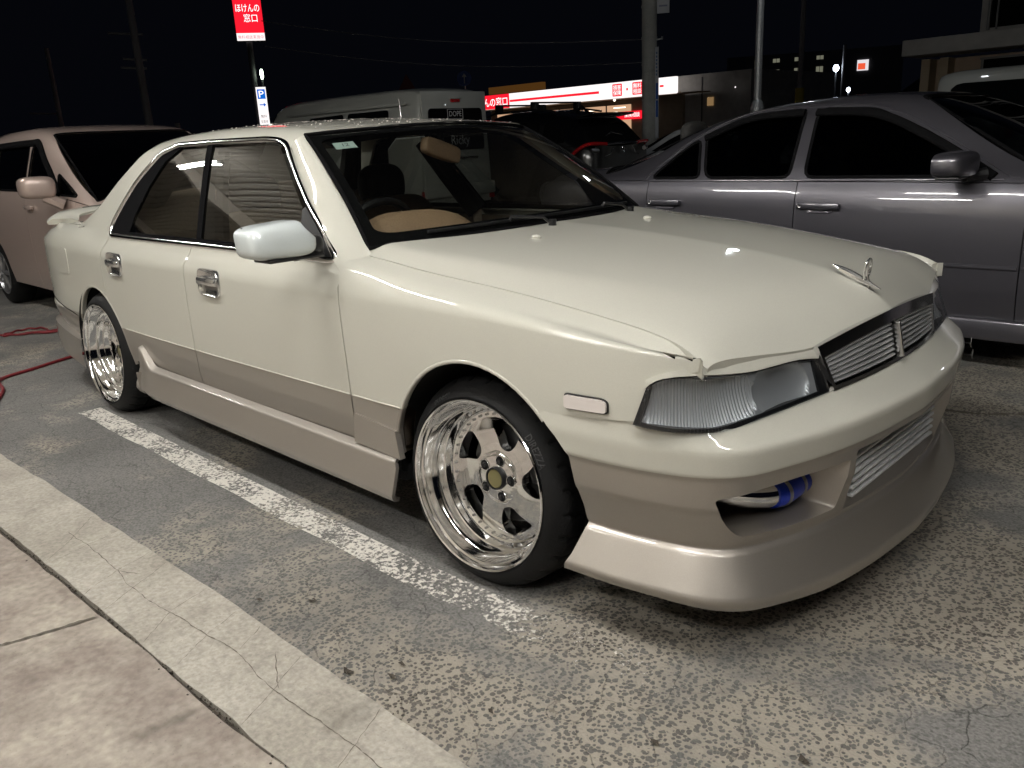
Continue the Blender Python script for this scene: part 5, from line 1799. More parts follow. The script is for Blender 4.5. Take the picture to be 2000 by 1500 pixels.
    ad = N_(t, 'ShaderNodeMath', operation='ADD'); L(n3.outputs['Fac'], ad.inputs[0]); L(bias.outputs[0], ad.inputs[1])
    # stones decide the ragged rim of a patch
    rg = N_(t, 'ShaderNodeMath', operation='MULTIPLY_ADD'); rg.inputs[1].default_value = -.09; L(st2.outputs[0], rg.inputs[0]); L(ad.outputs[0], rg.inputs[2])
    L(rg.outputs[0], wear.inputs['Value'])
    c1 = N_(t, 'ShaderNodeMix', data_type='RGBA'); L(wear.outputs[0], c1.inputs['Factor']); L(top3.outputs['Result'], c1.inputs['A']); L(agg.outputs['Result'], c1.inputs['B'])
    # hairline crazing
    cr = N_(t, 'ShaderNodeTexVoronoi', feature='DISTANCE_TO_EDGE', Scale=7.0)
    w2 = N_(t, 'ShaderNodeTexNoise', Scale=9.0, Detail=6.0); L(tc.outputs['Object'], w2.inputs['Vector'])
    mv2 = N_(t, 'ShaderNodeMix', data_type='VECTOR'); mv2.inputs['Factor'].default_value = .10
    L(tc.outputs['Object'], mv2.inputs['A']); L(w2.outputs['Color'], mv2.inputs['B']); L(mv2.outputs['Result'], cr.inputs['Vector'])
    crk = N_(t, 'ShaderNodeMapRange'); crk.inputs['From Min'].default_value = .002; crk.inputs['From Max'].default_value = .011; crk.inputs['To Min'].default_value = .62
    L(cr.outputs['Distance'], crk.inputs['Value'])
    c2 = N_(t, 'ShaderNodeMix', data_type='RGBA', blend_type='MULTIPLY'); c2.inputs['Factor'].default_value = 1
    L(c1.outputs['Result'], c2.inputs['A']); L(crk.outputs[0], c2.inputs['B'])
    # broad stains, and the redder strip further back
    n5 = N_(t, 'ShaderNodeTexNoise', Scale=1.1, Detail=7.0); L(tc.outputs['Object'], n5.inputs['Vector'])
    stn = N_(t, 'ShaderNodeMapRange'); stn.inputs['From Min'].default_value = .3; stn.inputs['From Max'].default_value = .7; stn.inputs['To Min'].default_value = .72; stn.inputs['To Max'].default_value = 1.18
    L(n5.outputs['Fac'], stn.inputs['Value'])
    c3 = N_(t, 'ShaderNodeMix', data_type='RGBA', blend_type='MULTIPLY'); c3.inputs['Factor'].default_value = 1
    L(c2.outputs['Result'], c3.inputs['A']); L(stn.outputs[0], c3.inputs['B'])
    L(c3.outputs['Result'], b.inputs['Base Color'])
    # relief
    h1 = N_(t, 'ShaderNodeMath', operation='MULTIPLY'); L(st2.outputs[0], h1.inputs[0]); L(wear.outputs[0], h1.inputs[1])
    h2 = N_(t, 'ShaderNodeMath', operation='MULTIPLY_ADD'); h2.inputs[1].default_value = .55; L(n2_.outputs['Fac'], h2.inputs[0]); L(h1.outputs[0], h2.inputs[2])
    h3 = N_(t, 'ShaderNodeMath', operation='MULTIPLY_ADD'); h3.inputs[1].default_value = .8; L(crk.outputs[0], h3.inputs[0]); L(h2.outputs[0], h3.inputs[2])
    bp = N_(t, 'ShaderNodeBump', Strength=.9, Distance=.008); L(h3.outputs[0], bp.inputs['Height']); L(bp.outputs[0], b.inputs['Normal'])
    return m

def concrete_mat(name, c1, c2, scale=2.2, rough=.85, stain=.35, fine=90.0, bump=.3):
    m, t, out = new_mat(name)
    L = t.links.new
    b = pbsdf(t, out, **{'Roughness': rough, 'Specular IOR Level': .3})
    tc = N_(t, 'ShaderNodeTexCoord')
    n1_ = N_(t, 'ShaderNodeTexNoise', Scale=scale, Detail=9.0, Roughness=.62); L(tc.outputs['Object'], n1_.inputs['Vector'])
    r = N_(t, 'ShaderNodeMapRange'); r.inputs['From Min'].default_value = .33; r.inputs['From Max'].default_value = .67; L(n1_.outputs['Fac'], r.inputs['Value'])
    mx = N_(t, 'ShaderNodeMix', data_type='RGBA'); mx.inputs['A'].default_value = (*c1, 1); mx.inputs['B'].default_value = (*c2, 1); L(r.outputs[0], mx.inputs['Factor'])
    n2_ = N_(t, 'ShaderNodeTexNoise', Scale=fine, Detail=5.0); L(tc.outputs['Object'], n2_.inputs['Vector'])
    r2 = N_(t, 'ShaderNodeMapRange'); r2.inputs['From Min'].default_value = .3; r2.inputs['From Max'].default_value = .7; r2.inputs['To Min'].default_value = .80; r2.inputs['To Max'].default_value = 1.16; L(n2_.outputs['Fac'], r2.inputs['Value'])
    m2 = N_(t, 'ShaderNodeMix', data_type='RGBA', blend_type='MULTIPLY'); m2.inputs['Factor'].default_value = 1; L(mx.outputs['Result'], m2.inputs['A']); L(r2.outputs[0], m2.inputs['B'])
    # dark tyre smears stretched across the strip
    mp = N_(t, 'ShaderNodeMapping'); mp.inputs['Scale'].default_value = (7.0, 2.2, 1); mp.inputs['Rotation'].default_value = (0, 0, math.radians(18)); L(tc.outputs['Object'], mp.inputs['Vector'])
    n3 = N_(t, 'ShaderNodeTexNoise', Scale=1.0, Detail=3.0); L(mp.outputs[0], n3.inputs['Vector'])
    r3 = N_(t, 'ShaderNodeMapRange'); r3.inputs['From Min'].default_value = .60; r3.inputs['From Max'].default_value = .72; r3.inputs['To Min'].default_value = 1; r3.inputs['To Max'].default_value = 1 - stain; L(n3.outputs['Fac'], r3.inputs['Value'])
    m3 = N_(t, 'ShaderNodeMix', data_type='RGBA', blend_type='MULTIPLY'); m3.inputs['Factor'].default_value = 1; L(m2.outputs['Result'], m3.inputs['A']); L(r3.outputs[0], m3.inputs['B'])
    # pits
    vo = N_(t, 'ShaderNodeTexVoronoi', Scale=55.0); L(tc.outputs['Object'], vo.inputs['Vector'])
    r4 = N_(t, 'ShaderNodeMapRange'); r4.inputs['From Min'].default_value = .05; r4.inputs['From Max'].default_value = .12; r4.inputs['To Min'].default_value = .6; L(vo.outputs['Distance'], r4.inputs['Value'])
    m4 = N_(t, 'ShaderNodeMix', data_type='RGBA', blend_type='MULTIPLY'); m4.inputs['Factor'].default_value = .7; L(m3.outputs['Result'], m4.inputs['A']); L(r4.outputs[0], m4.inputs['B'])
    L(m4.outputs['Result'], b.inputs['Base Color'])
    ad = N_(t, 'ShaderNodeMath', operation='MULTIPLY_ADD'); ad.inputs[1].default_value = .5; L(n2_.outputs['Fac'], ad.inputs[0]); L(n1_.outputs['Fac'], ad.inputs[2])
    bp = N_(t, 'ShaderNodeBump', Strength=bump, Distance=.006); L(ad.outputs[0], bp.inputs['Height']); L(bp.outputs[0], b.inputs['Normal'])
    return m

def worn_line_mat():
    m, t, out = new_mat('worn white line paint')
    L = t.links.new
    b = t.nodes.new('ShaderNodeBsdfPrincipled'); b.inputs['Roughness'].default_value = .7
    tc = N_(t, 'ShaderNodeTexCoord')
    n1_ = N_(t, 'ShaderNodeTexNoise', Scale=75.0, Detail=6.0, Roughness=.7); L(tc.outputs['Object'], n1_.inputs['Vector'])
    n2_ = N_(t, 'ShaderNodeTexNoise', Scale=5.0, Detail=5.0); L(tc.outputs['Object'], n2_.inputs['Vector'])
    sx = N_(t, 'ShaderNodeSeparateXYZ'); L(tc.outputs['Object'], sx.inputs[0])
    fade = N_(t, 'ShaderNodeMapRange'); fade.inputs['From Min'].default_value = -.5; fade.inputs['From Max'].default_value = .75; fade.inputs['To Min'].default_value = .06; fade.inputs['To Max'].default_value = -.10
    L(sx.outputs['X'], fade.inputs['Value'])
    a1 = N_(t, 'ShaderNodeMath', operation='MULTIPLY_ADD'); a1.inputs[1].default_value = .45; L(n2_.outputs['Fac'], a1.inputs[0]); L(n1_.outputs['Fac'], a1.inputs[2])
    a2 = N_(t, 'ShaderNodeMath', operation='ADD'); L(a1.outputs[0], a2.inputs[0]); L(fade.outputs[0], a2.inputs[1])
    msk = N_(t, 'ShaderNodeMapRange'); msk.inputs['From Min'].default_value = .705; msk.inputs['From Max'].default_value = .80; L(a2.outputs[0], msk.inputs['Value'])
    b.inputs['Base Color'].default_value = (.68, .645, .585, 1)
    tr = t.nodes.new('ShaderNodeBsdfTransparent')
    mx = t.nodes.new('ShaderNodeMixShader'); L(msk.outputs[0], mx.inputs[0]); L(tr.outputs[0], mx.inputs[1]); L(b.outputs[0], mx.inputs[2])
    L(mx.outputs[0], out.inputs['Surface'])
    return m

M['asphalt'] = asphalt_mat()
M['apron'] = concrete_mat('pale concrete gutter', (.32, .292, .25), (.46, .43, .375), 3.4, stain=.42, bump=.35)
M['slab'] = concrete_mat('rough shop-front concrete', (.24, .20, .175), (.42, .375, .32), 4.5, stain=.45, fine=45, bump=.9)
M['dirt'] = simple('dirt in the joint', (.055, .045, .035), .95, noise=.4, nscale=60)

random.seed(11)
# asphalt sheet, out to the horizon, dipping slightly behind the cars
xs = np.concatenate([[-900, -300, -120, -60, -30], np.arange(-16, 4.01, .5), [8, 16, 40, 120, 400]])
ys = np.concatenate([[-1.60, -1.30], np.arange(-1, 6, 1.0), [8, 12, 18, 30, 60, 150, 500, 900]])
MBg = MB().grid([[(x, y, gz(x)) for y in ys] for x in xs])
o = MBg.build('ground', M['asphalt'], None, angle=80)
tag(o, kind='structure')
# the gutter strip and the shop-front slab, with a ragged joint between them
def jag(x, amp, f, ph): return amp * (math.sin(f * x + ph) * .5 + math.sin(2.7 * f * x + ph * 2.1) * .3 + math.sin(7.3 * f * x + 1.3 * ph) * .2)
gx_ = np.arange(-16, 9.01, .02)
rnd = np.cumsum(np.random.RandomState(4).uniform(-1, 1, len(gx_))); rnd = rnd - gsmooth(rnd, 25, 0); rnd = gsmooth(rnd, .8, 0)
rnd2 = np.cumsum(np.random.RandomState(9).uniform(-1, 1, len(gx_))); rnd2 = rnd2 - gsmooth(rnd2, 25, 0); rnd2 = gsmooth(rnd2, .8, 0)
rnd3 = np.cumsum(np.random.RandomState(14).uniform(-1, 1, len(gx_))); rnd3 = rnd3 - gsmooth(rnd3, 40, 0); rnd3 = gsmooth(rnd3, 1.2, 0)
def strip_mesh(ya, yb, za, zb, nm, mat, kindlabel=None, lip=.03):
    rows = []
    for i, x in enumerate(gx_):
        g0 = gz(x)
        a, b = ya(i, x), yb(i, x)
        rows.append([(x, a, g0 + za - lip), (x, a, g0 + za)] + [(x, a + (b - a) * k, g0 + za + (zb - za) * k) for k in (.25, .5, .75)] + [(x, b, g0 + zb), (x, b, g0 + zb - lip)])
    o = MB().grid(rows).build(nm, mat, None, angle=50)
    return tag(o, kind='structure')
jmid = lambda x: -1.606 + .0278 * max(x, -6.0)
strip_mesh(lambda i, x: -1.352 + .0234 * max(x, -6.0) + .0028 * rnd3[i], lambda i, x: jmid(x) + .007 + .0022 * rnd[i], .005, .006, 'gutter', M['apron'])
strip_mesh(lambda i, x: jmid(x) - .007 + .0022 * rnd2[i], lambda i, x: -12.0, .004, .006, 'shop_front_pavement', M['slab'])
rows = [[(x, jmid(x) + .05, gz(x) - .012), (x, jmid(x) - .05, gz(x) - .012)] for x in np.arange(-16, 9.01, .25)]
tag(MB().grid(rows).build('joint_soil', M['dirt'], None), kind='structure')
# grit caught along the joint
rs = np.random.RandomState(3)
gm = MB()
for _ in range(900):
    x = rs.uniform(-3, .6); y = jmid(x) + rs.normal(0, .011); r = rs.uniform(.0015, .005)
    gm.sphere((x, y, gz(x) + rs.uniform(-.008, .003)), r, 5, 3, (1, rs.uniform(.6, 1), .7))
tag(gm.build('grit', M['dirt'], None), kind='stuff')
# fine cracks in the gutter and one across the slab
def crack(pts, w, z=.0075, seed=0, mat=None):
    rs = np.random.RandomState(seed)
    P = dense(np.array(pts, float), .012, closed=False)
    T = np.gradient(P, axis=0); T /= np.linalg.norm(T, axis=1, keepdims=True)
    Nn = np.stack([-T[:, 1], T[:, 0]], 1)
    d = np.cumsum(rs.uniform(-1, 1, len(P))); d = d - np.linspace(d[0], d[-1], len(P)); d *= .0022
    P = P + Nn * d[:, None]
    ww = w * np.abs(rs.normal(1, .45, len(P))).clip(.25, 2)
    ww[0] = ww[-1] = w * .1
    return [[(p[0] + n[0] * k, p[1] + n[1] * k, gz(p[0]) + z) for k in (-a, a)] for p, n, a in zip(P, Nn, ww)]
ck = MB()
cl = [[(-2.35, -1.41), (-2.32, -1.60)], [(-1.93, -1.39), (-1.95, -1.62)], [(-1.42, -1.395), (-1.30, -1.50), (-1.18, -1.625)], [(-1.22, -1.385), (-1.16, -1.615)], [(-.97, -1.38), (-.93, -1.50), (-.86, -1.62)], [(-.86, -1.375), (-.78, -1.52), (-.72, -1.62)],
      [(-.60, -1.375), (-.56, -1.49), (-.47, -1.61)], [(-.42, -1.37), (-.38, -1.47), (-.30, -1.60)], [(-.30, -1.365), (-.24, -1.46)], [(-.10, -1.36), (-.02, -1.48), (.03, -1.60)], [(.22, -1.352), (.28, -1.47), (.33, -1.595)],
      [(-1.35, -1.50), (-1.02, -1.485), (-.80, -1.50), (-.56, -1.488), (-.38, -1.472), (-.24, -1.46), (-.02, -1.475), (.28, -1.47), (.6, -1.475)], [(-.93, -1.50), (-.85, -1.46)], [(-.16, -1.40), (-.1, -1.44), (-.02, -1.475)]]
for i, c in enumerate(cl): ck.grid(crack(c, .0006 if i < 11 else .0009, seed=i))
for i, c in enumerate([[(-.79, -1.95), (-.74, -1.80), (-.70, -1.64)], [(-.80, -2.4), (-.79, -1.95)]]): ck.grid(crack(c, .0050, seed=30 + i))
for i, c in enumerate([[(.66, 1.50), (.80, 1.60), (1.6, 1.95)], [(-.4, 1.2), (.66, 1.50)]]): ck.grid(crack(c, .010, z=.003, seed=50 + i))
tag(ck.build('ground_cracks', simple('crack dirt', (.13, .112, .09), .95), None, smooth=False), kind='stuff')
# the parking line under the sill
rows = []
for x in np.arange(-2.80, .78, .05):
    rows.append([(x, -.972 + .03 * max(0, x + .3) + .004 * math.sin(9 * x), .004), (x, -.862 + .045 * max(0, x + .3), .004)])
tag(MB().grid(rows).build('parking_line', worn_line_mat(), None), kind='structure')
# oil smears on the slab
# leaves and crumbs
lf = MB()
for (x, y) in ((.15, -1.27), (.13, -1.22), (-.42, -1.30), (.05, -1.33), (-.3, -1.2), (.42, -1.20), (.75, -1.05), (1.0, -.9)):
    for k in range(3):
        a = rs.uniform(0, 6.28); r = rs.uniform(.004, .011)
        lf.add([(x + rs.uniform(-.012, .012) + r * math.cos(a + q) * (1 if q % 2 else .5), y + rs.uniform(-.003, .003) + r * math.sin(a + q), .006 + .003 * (q % 2)) for q in range(4)], [(0, 1, 2, 3)])
tag(lf.build('leaf_litter', M['dirt'], None, smooth=False), kind='stuff')

# red cord lying behind the car
M['cord'] = simple('red cord', (.17, .010, .016), .6)
cp = smooth_path([(-3.35, -1.20), (-3.62, -1.09), (-3.90, -1.03), (-4.02, -.80), (-4.13, -.56), (-4.20, -.30), (-4.3, .1)], 8)
tag(MB().tube([(p[0], p[1], gz(p[0]) + .010) for p in cp], .010, 8).build('cord', M['cord'], None), 'thick dark red cord lying straight on the ground behind the rear wheel', 'cord')
cp = smooth_path([(-5.2, .05), (-5.30, -.23), (-5.55, -.42), (-5.70, -.54), (-5.85, -.42), (-5.86, -.30), (-5.70, -.24), (-5.45, -.27), (-5.35, -.10), (-5.42, -.22), (-5.62, -.46), (-5.80, -.55), (-6.0, -.75)], 8)
tag(MB().tube([(p[0], p[1], gz(p[0]) + .012 + .004 * math.sin(i)) for i, p in enumerate(cp)], .0085, 8).build('cord', M['cord'], None), 'thin red cord lying in a loop on the ground near the minivan', 'cord')
# ================================================================== street beyond the cars
M['wall_beige'] = simple('beige wall panel', (.36, .30, .22), .8, noise=.08, nscale=4)
M['wall_grey'] = simple('grey wall panel', (.46, .45, .42), .85, noise=.12, nscale=3)
M['concrete'] = concrete_mat('pole concrete', (.40, .41, .38), (.50, .50, .46), 5, stain=.25)
M['galv'] = simple('galvanised steel', (.42, .43, .43), .45, .6, noise=.1)
M['darkwall'] = simple('dark distant wall', (.05, .05, .055), .9)
M['sign_white'] = emit('lit sign white', (1.0, .93, .92), 1.2)
M['sign_white2'] = simple('unlit sign white', (.55, .57, .6), .5)
M['sign_red'] = emit('lit sign red', (.92, .012, .03), 1.15)
M['letter_white'] = emit('lit lettering', (1.0, .95, .95), 1.6)
M['sign_pink'] = emit('red lettering on a lit panel', (.75, .10, .16), .9)
M['shopglass'] = emit('lit shop interior', (1.0, .60, .36), .62)
M['shoplamp'] = emit('shop ceiling light', (1.0, .86, .68), 3.0)
M['blue_sign'] = emit('lit blue sign', (.01, .17, .75), .9)
M['blue_flat'] = simple('blue traffic sign', (.02, .08, .35), .5)
M['lamp_cool'] = emit('cool street lamp', (.75, .85, 1.0), 26)
M['lamp_green'] = emit('pale green street lamp', (.80, 1.0, .75), 14)
M['win_dim'] = emit('dim flat window', (.85, .85, .62), .17)
M['metal_dark'] = simple('dark steel', (.05, .05, .055), .6)
M['frame_al'] = simple('aluminium frame', (.22, .22, .21), .5, .4)

def face_to(p, away=False):
    """rotation about z that turns local -y towards the camera's side"""
    return math.atan2(p[0] - CAMP[0], -(p[1] - CAMP[1])) if False else math.atan2(CAMP[1] - p[1], CAMP[0] - p[0]) + math.pi / 2

UPR = Matrix(((1, 0, 0), (0, 0, -1), (0, 1, 0))).to_4x4()      # text plane XY -> upright XZ, facing -y

# ---- insurance shop: a low building with a lit fascia
FY = 36.0
shop = empty('shop_building', (-28.0, FY, 0))
tag(shop, 'low insurance shop with long lit white and red fascia sign', 'shop')
x0, x1 = -37.4, -19.4
MB().box(((x0 + x1) / 2 + 28, 5.0, 1.95), (x1 - x0, 9.4, 3.9)).build('wall', M['wall_grey'], shop, smooth=False)
MB().box((-2.1, .20, 1.55), (14.0, .25, 3.1)).build('shop_front', M['wall_beige'], shop, smooth=False)
for k in range(26):
    MB().box((2.9 + k * .075, .06, 1.6), (.035, .03, 3.1)).build('wall_rib', M['wall_beige'], shop, smooth=False)
# glazing with a lit room
for i, xx in enumerate(np.arange(-8.6, 1.5, 1.72)):
    w_ = MB().box((xx + .84, .055, 1.75), (1.62, .03, 1.95)).build('shop_window', M['shopglass'], shop, smooth=False)
    MB().box((xx, .03, 1.75), (.07, .06, 2.05)).box((xx + .85, .03, 2.75), (1.72, .06, .06)).build('frame', M['frame_al'], w_, smooth=False)
    MB().box((xx + .9, .03, 2.52 + .06 * (i % 2)), (.8, .02, .05)).box((xx + .5, .03, 2.36), (.5, .02, .04)).build('ceiling_light', M['shoplamp'], w_, smooth=False)
MB().box((1.6, .02, 2.15), (2.2, .03, .42)).build('red_poster', M['sign_red'], shop, smooth=False)
lettering('poster_lettering', '保険相談', .26, M['letter_white'], Matrix.Translation((1.75, -.003, 2.15)) @ UPR, shop)
MB().box((-1.7, -.45, 3.02), (16.4, 1.1, .05)).build('canopy', M['wall_beige'], shop, smooth=False)
fas = MB().box((-2.55, -1.0, 3.42), (14.2, .22, .80), bev=.01).build('fascia_sign', M['sign_white'], shop)
fas2 = MB().box((4.74, -1.0, 3.42), (1.0, .22, .80), bev=.01).build('fascia_sign', M['sign_white'], shop)
MB().box((-8.0, -1.125, 3.42), (3.3, .02, .80)).build('red_panel', M['sign_red'], fas, smooth=False)
lettering('fascia_lettering', 'ほけんの窓口', .62, M['letter_white'], Matrix.Translation((-8.0, -1.14, 3.42)) @ UPR, fas, fit=(3.0, .50))
MB().box((-2.95, -1.125, 3.40), (6.7, .02, .13)).build('red_stripe', M['sign_red'], fas, smooth=False)
MB().box((4.42, -1.125, 3.42), (.22, .02, .10)).build('red_stripe', M['sign_red'], fas2, smooth=False)
def red_square(cx, body):
    ol = round_poly([(-.31, -.31), (.31, -.31), (.31, .31), (-.31, .31)], .05, 3)
    V, F = prism([tuple(p) for p in ol], 0, .015)
    o = MB().add([(cx + p[0], -1.115 - p[2], 3.43 + p[1]) for p in V], F).build('red_square', M['sign_red'], fas, smooth=False)
    lettering('square_lettering', body, .25, M['letter_white'], Matrix.Translation((cx, -1.133, 3.43)) @ UPR, o, fit=(.52, .52))
red_square(1.62, '損害\n保険')
MB().box((2.27, -1.125, 3.43), (.10, .02, .12)).build('red_square', M['sign_red'], fas, smooth=False)
red_square(2.92, '無料\n相談')
MB().sphere((1.15, -.75, 2.96), .07, 10, 6).build('down_light', M['shoplamp'], shop)
MB().box((6.4, .26, 2.55), (.35, .03, .40)).build('side_window', emit('dim amber window', (1, .62, .28), .22), shop, smooth=False)
MB().tube([(7.95, -.05, 3.1), (8.0, -.12, 3.12)], .03, 6).build('wall_lamp', M['sign_white'], shop)
for xx in (3.6, 5.9):
    MB().box((xx, .28, 1.9), (.06, .02, 3.7)).build('wall_seam', M['metal_dark'], shop, smooth=False)
# dim orange fascia of a place further along
tag(MB().box((-42.4, 44.0, 4.75), (5.4, .4, .5), bev=.02).build('far_shop_fascia', emit('dim orange fascia', (.42, .18, .04), .16), None), 'dim orange fascia of a distant shop above the white van', 'sign')

# ---- concrete utility pole with its plates
pole = empty('utility_pole', (-9.9, 14.2, -.1))
tag(pole, 'thick grey concrete utility pole with a blue and white banner strip', 'utility pole')
MB().lathe([(.175, 0), (.168, 3), (.158, 7), (.14, 11), (0, 11.01)], 28, axis='Z').build('shaft', M['concrete'], pole)
for z in (2.0, 2.75, 3.3, 3.95, 4.35): MB().lathe([(.172, z), (.177, z + .01), (.177, z + .05), (.172, z + .06)], 28, axis='Z').build('band', M['concrete'], pole)
a_ = face_to((-9.9, 14.2))
def at_pole(dx, dy, z):       # dx across the view, dy towards the camera
    v = Matrix.Rotation(a_, 3, 'Z') @ Vector((dx, -dy, 0))
    return Vector((v.x, v.y, z))
ban = MB().box((0, 0, 0), (.085, .02, 1.95), bev=.004)
ban.xf(Matrix.Translation(at_pole(.165, .12, 2.15)) @ Matrix.Rotation(a_ - .5, 4, 'Z'))
bo = ban.build('banner_strip', M['sign_white2'], pole)
m_ = MB()
for z, h in ((2.20, .34), (1.82, .36)): m_.box((.008, -.0115, z - 2.15), (.05, .004, h))
m_.xf(Matrix.Translation(at_pole(.165, .12, 2.15)) @ Matrix.Rotation(a_ - .5, 4, 'Z')).build('blue_block', simple('banner blue', (.02, .10, .42), .5), bo, smooth=False)
m_ = MB()
for k in range(7): m_.box((0, -.0115, .40 + k * .075 ), (.035, .004, .045))
m_.xf(Matrix.Translation(at_pole(.165, .12, 2.15)) @ Matrix.Rotation(a_ - .5, 4, 'Z')).build('print_mark', simple('banner print', (.12, .2, .35), .5), bo, smooth=False)
MB().box((0, 0, 0), (.27, .02, .62), bev=.004).xf(Matrix.Translation(at_pole(.30, .10, 4.12)) @ Matrix.Rotation(a_, 4, 'Z')).build('notice_plate', M['sign_white2'], pole)
MB().box((0, -.0125, -.16), (.18, .004, .035)).xf(Matrix.Translation(at_pole(.30, .10, 4.12)) @ Matrix.Rotation(a_, 4, 'Z')).build('print_mark', simple('plate print', (.25, .26, .36), .5), pole, smooth=False)
MB().tube([at_pole(.15, .05, 3.28), at_pole(.28, .05, 3.30)], .018, 6).box(tuple(at_pole(.28, .05, 3.31)), (.03, .03, .07)).build('step_bolt', M['galv'], pole)

# ---- galvanised light pole with its lamp head (out of the picture, mirrored in the bonnet)
lp_ = empty('street_lamp', (-5.75, 11.45, -.1))
tag(lp_, 'slim galvanised lamp pole rising behind the plum grey car', 'street lamp')
MB().lathe([(.10, 0), (.10, 1.66), (.092, 1.72), (.062, 1.76), (.060, 3), (.052, 4.6), (0, 4.61)], 20, axis='Z').build('pole', M['galv'], lp_)
MB().lathe([(.105, 1.55), (.112, 1.58), (.112, 1.64), (.10, 1.67)], 20, axis='Z').build('collar', M['galv'], lp_)
MB().tube([(0, 0, 4.55), (.25, -.32, 4.80), (.70, -.90, 4.86)], .03, 8).build('arm', M['galv'], lp_)
MB().box((.85, -1.10, 4.86), (.30, .56, .09), rot=math.radians(38), bev=.03).build('head', M['galv'], lp_)
MB().sphere((.85, -1.10, 4.80), .11, 16, 10, (1, 1.2, .7)).build('lamp_globe', emit('street lamp globe', (.90, .95, 1.0), 75), lp_)

# ---- red pylon sign, parking sign and the lamp between them
py = empty('pylon_sign', (-33.1, 17.7, 0), face_to((-33.1, 17.7)))
tag(py, 'tall lit red pylon sign with white lettering on a dark post', 'sign')
MB().box((0, 0, 7.35), (1.16, .30, 2.38)).build('red_panel', M['sign_red'], py, smooth=False)
MB().box((0, 0, 6.01), (1.16, .30, .30)).build('white_panel', M['sign_white'], py, smooth=False)
MB().box((0, 0, 7.20), (1.22, .26, 2.74)).build('sign_case', M['metal_dark'], py, smooth=False)
lettering('sign_lettering', 'ほけんの', .30, M['letter_white'], Matrix.Translation((0, -.156, 7.15)) @ UPR, py, fit=(.98, .30))
lettering('sign_lettering', '窓口', .34, M['letter_white'], Matrix.Translation((.08, -.156, 6.76)) @ UPR, py, fit=(.56, .32))
lettering('panel_lettering', '無料相談実施中', .15, M['sign_pink'], Matrix.Translation((0, -.156, 6.0)) @ UPR, py, fit=(1.06, .16))
MB().cyl((-.10, .3, 0), (-.10, .3, 8.6), .13, n=12).build('post', M['metal_dark'], py)
ps = empty('parking_sign', (-32.6, 17.55, 0), face_to((-32.6, 17.55)))
tag(ps, 'slim lit white parking sign with blue P and arrow', 'sign')
PW = .42
MB().box((0, 0, 3.15), (PW, .16, 1.56)).build('panel', M['sign_white'], ps, smooth=False)
MB().box((0, -.085, 3.64), (.33, .012, .40)).build('blue_panel', M['blue_sign'], ps, smooth=False)
lettering('letter', 'P', .40, M['letter_white'], Matrix.Translation((0, -.095, 3.64)) @ UPR, ps, fit=(.20, .27))
m_ = MB().box((-.03, -.085, 3.20), (.20, .012, .045))
m_.add([(.05, -.085, 3.11), (.05, -.085, 3.29), (.15, -.085, 3.20)], [(0, 1, 2)])
m_.build('arrow', M['blue_sign'], ps, smooth=False)
lettering('letters', '無料', .15, simple('grey print', (.2, .2, .25), .5), Matrix.Translation((0, -.085, 2.72)) @ UPR, ps, fit=(.26, .15))
lettering('letters', '駐車場', .13, simple('grey print', (.2, .2, .25), .5), Matrix.Translation((0, -.085, 2.50)) @ UPR, ps, fit=(.28, .14))
MB().cyl((0, .05, 0), (0, .05, 2.4), .04, n=8).build('post', M['metal_dark'], ps)
sl = empty('street_lamp', (-33.0, 17.93, 0), face_to((-33.0, 17.93)))
tag(sl, 'small glowing greenish lamp beside the red pylon post', 'street lamp')
MB().sphere((0, 0, 4.50), .12, 12, 8, (.6, .6, 1.8)).build('lamp', M['lamp_green'], sl)
MB().cyl((0, .2, 0), (0, .2, 4.6), .05, n=8).tube([(0, .2, 4.6), (0, 0, 4.66)], .03, 6).build('pole', M['metal_dark'], sl)

# ---- dim poles on the left
M['dimpole'] = simple('unlit pole', (.30, .29, .29), .9)
def upole(x, y, h, lab, arms):
    e = empty('utility_pole', (x, y, 0), face_to((x, y)))
    tag(e, lab, 'utility pole')
    MB().cyl((0, 0, 0), (0, 0, h), .135, .095, 12).build('shaft', M['dimpole'], e)
    for z, a, b in arms: MB().tube([(a, 0, z + .02), (b, 0, z - .02)], .04, 6).build('cross_arm', M['dimpole'], e)
    return e
upole(-26.0, 9.6, 9.5, 'dim utility pole with three crossarms left of the red sign', [(4.95, -.75, .25), (4.2, -.45, .25), (3.95, -.55, .2)])
upole(-41.1, 12.0, 6.2, 'short faint pole far left above the minivan roof', [(3.4, -1.2, .0)])
upole(-30.5, 12.6, 2.45, 'thin faint post just left of the cream roof', [])
yp = upole(-15.9, 34.2, 9.0, 'dark pole with a yellow band, right of the shop', [])
MB().cyl((0, 0, 2.15), (0, 0, 2.75), .20, n=12).build('yellow_band', simple('yellow wrap', (.40, .32, .02), .6), yp)
for a, b, lab in (((-25.5, 13.8, 5.5), (-14.0, 19.8, 3.9), 'upper of two faint cables right of the red sign'), ((-25.5, 13.8, 4.7), (-14.0, 19.8, 3.25), 'lower of two faint cables right of the red sign')):
    pts = [tuple(a[k] + (b[k] - a[k]) * t - (.35 * math.sin(math.pi * t) if k == 2 else 0) for k in range(3)) for t in np.linspace(0, 1, 12)]
    tag(MB().tube(pts, .014, 5).build('overhead_cable', M['dimpole'], None), lab, 'cable')

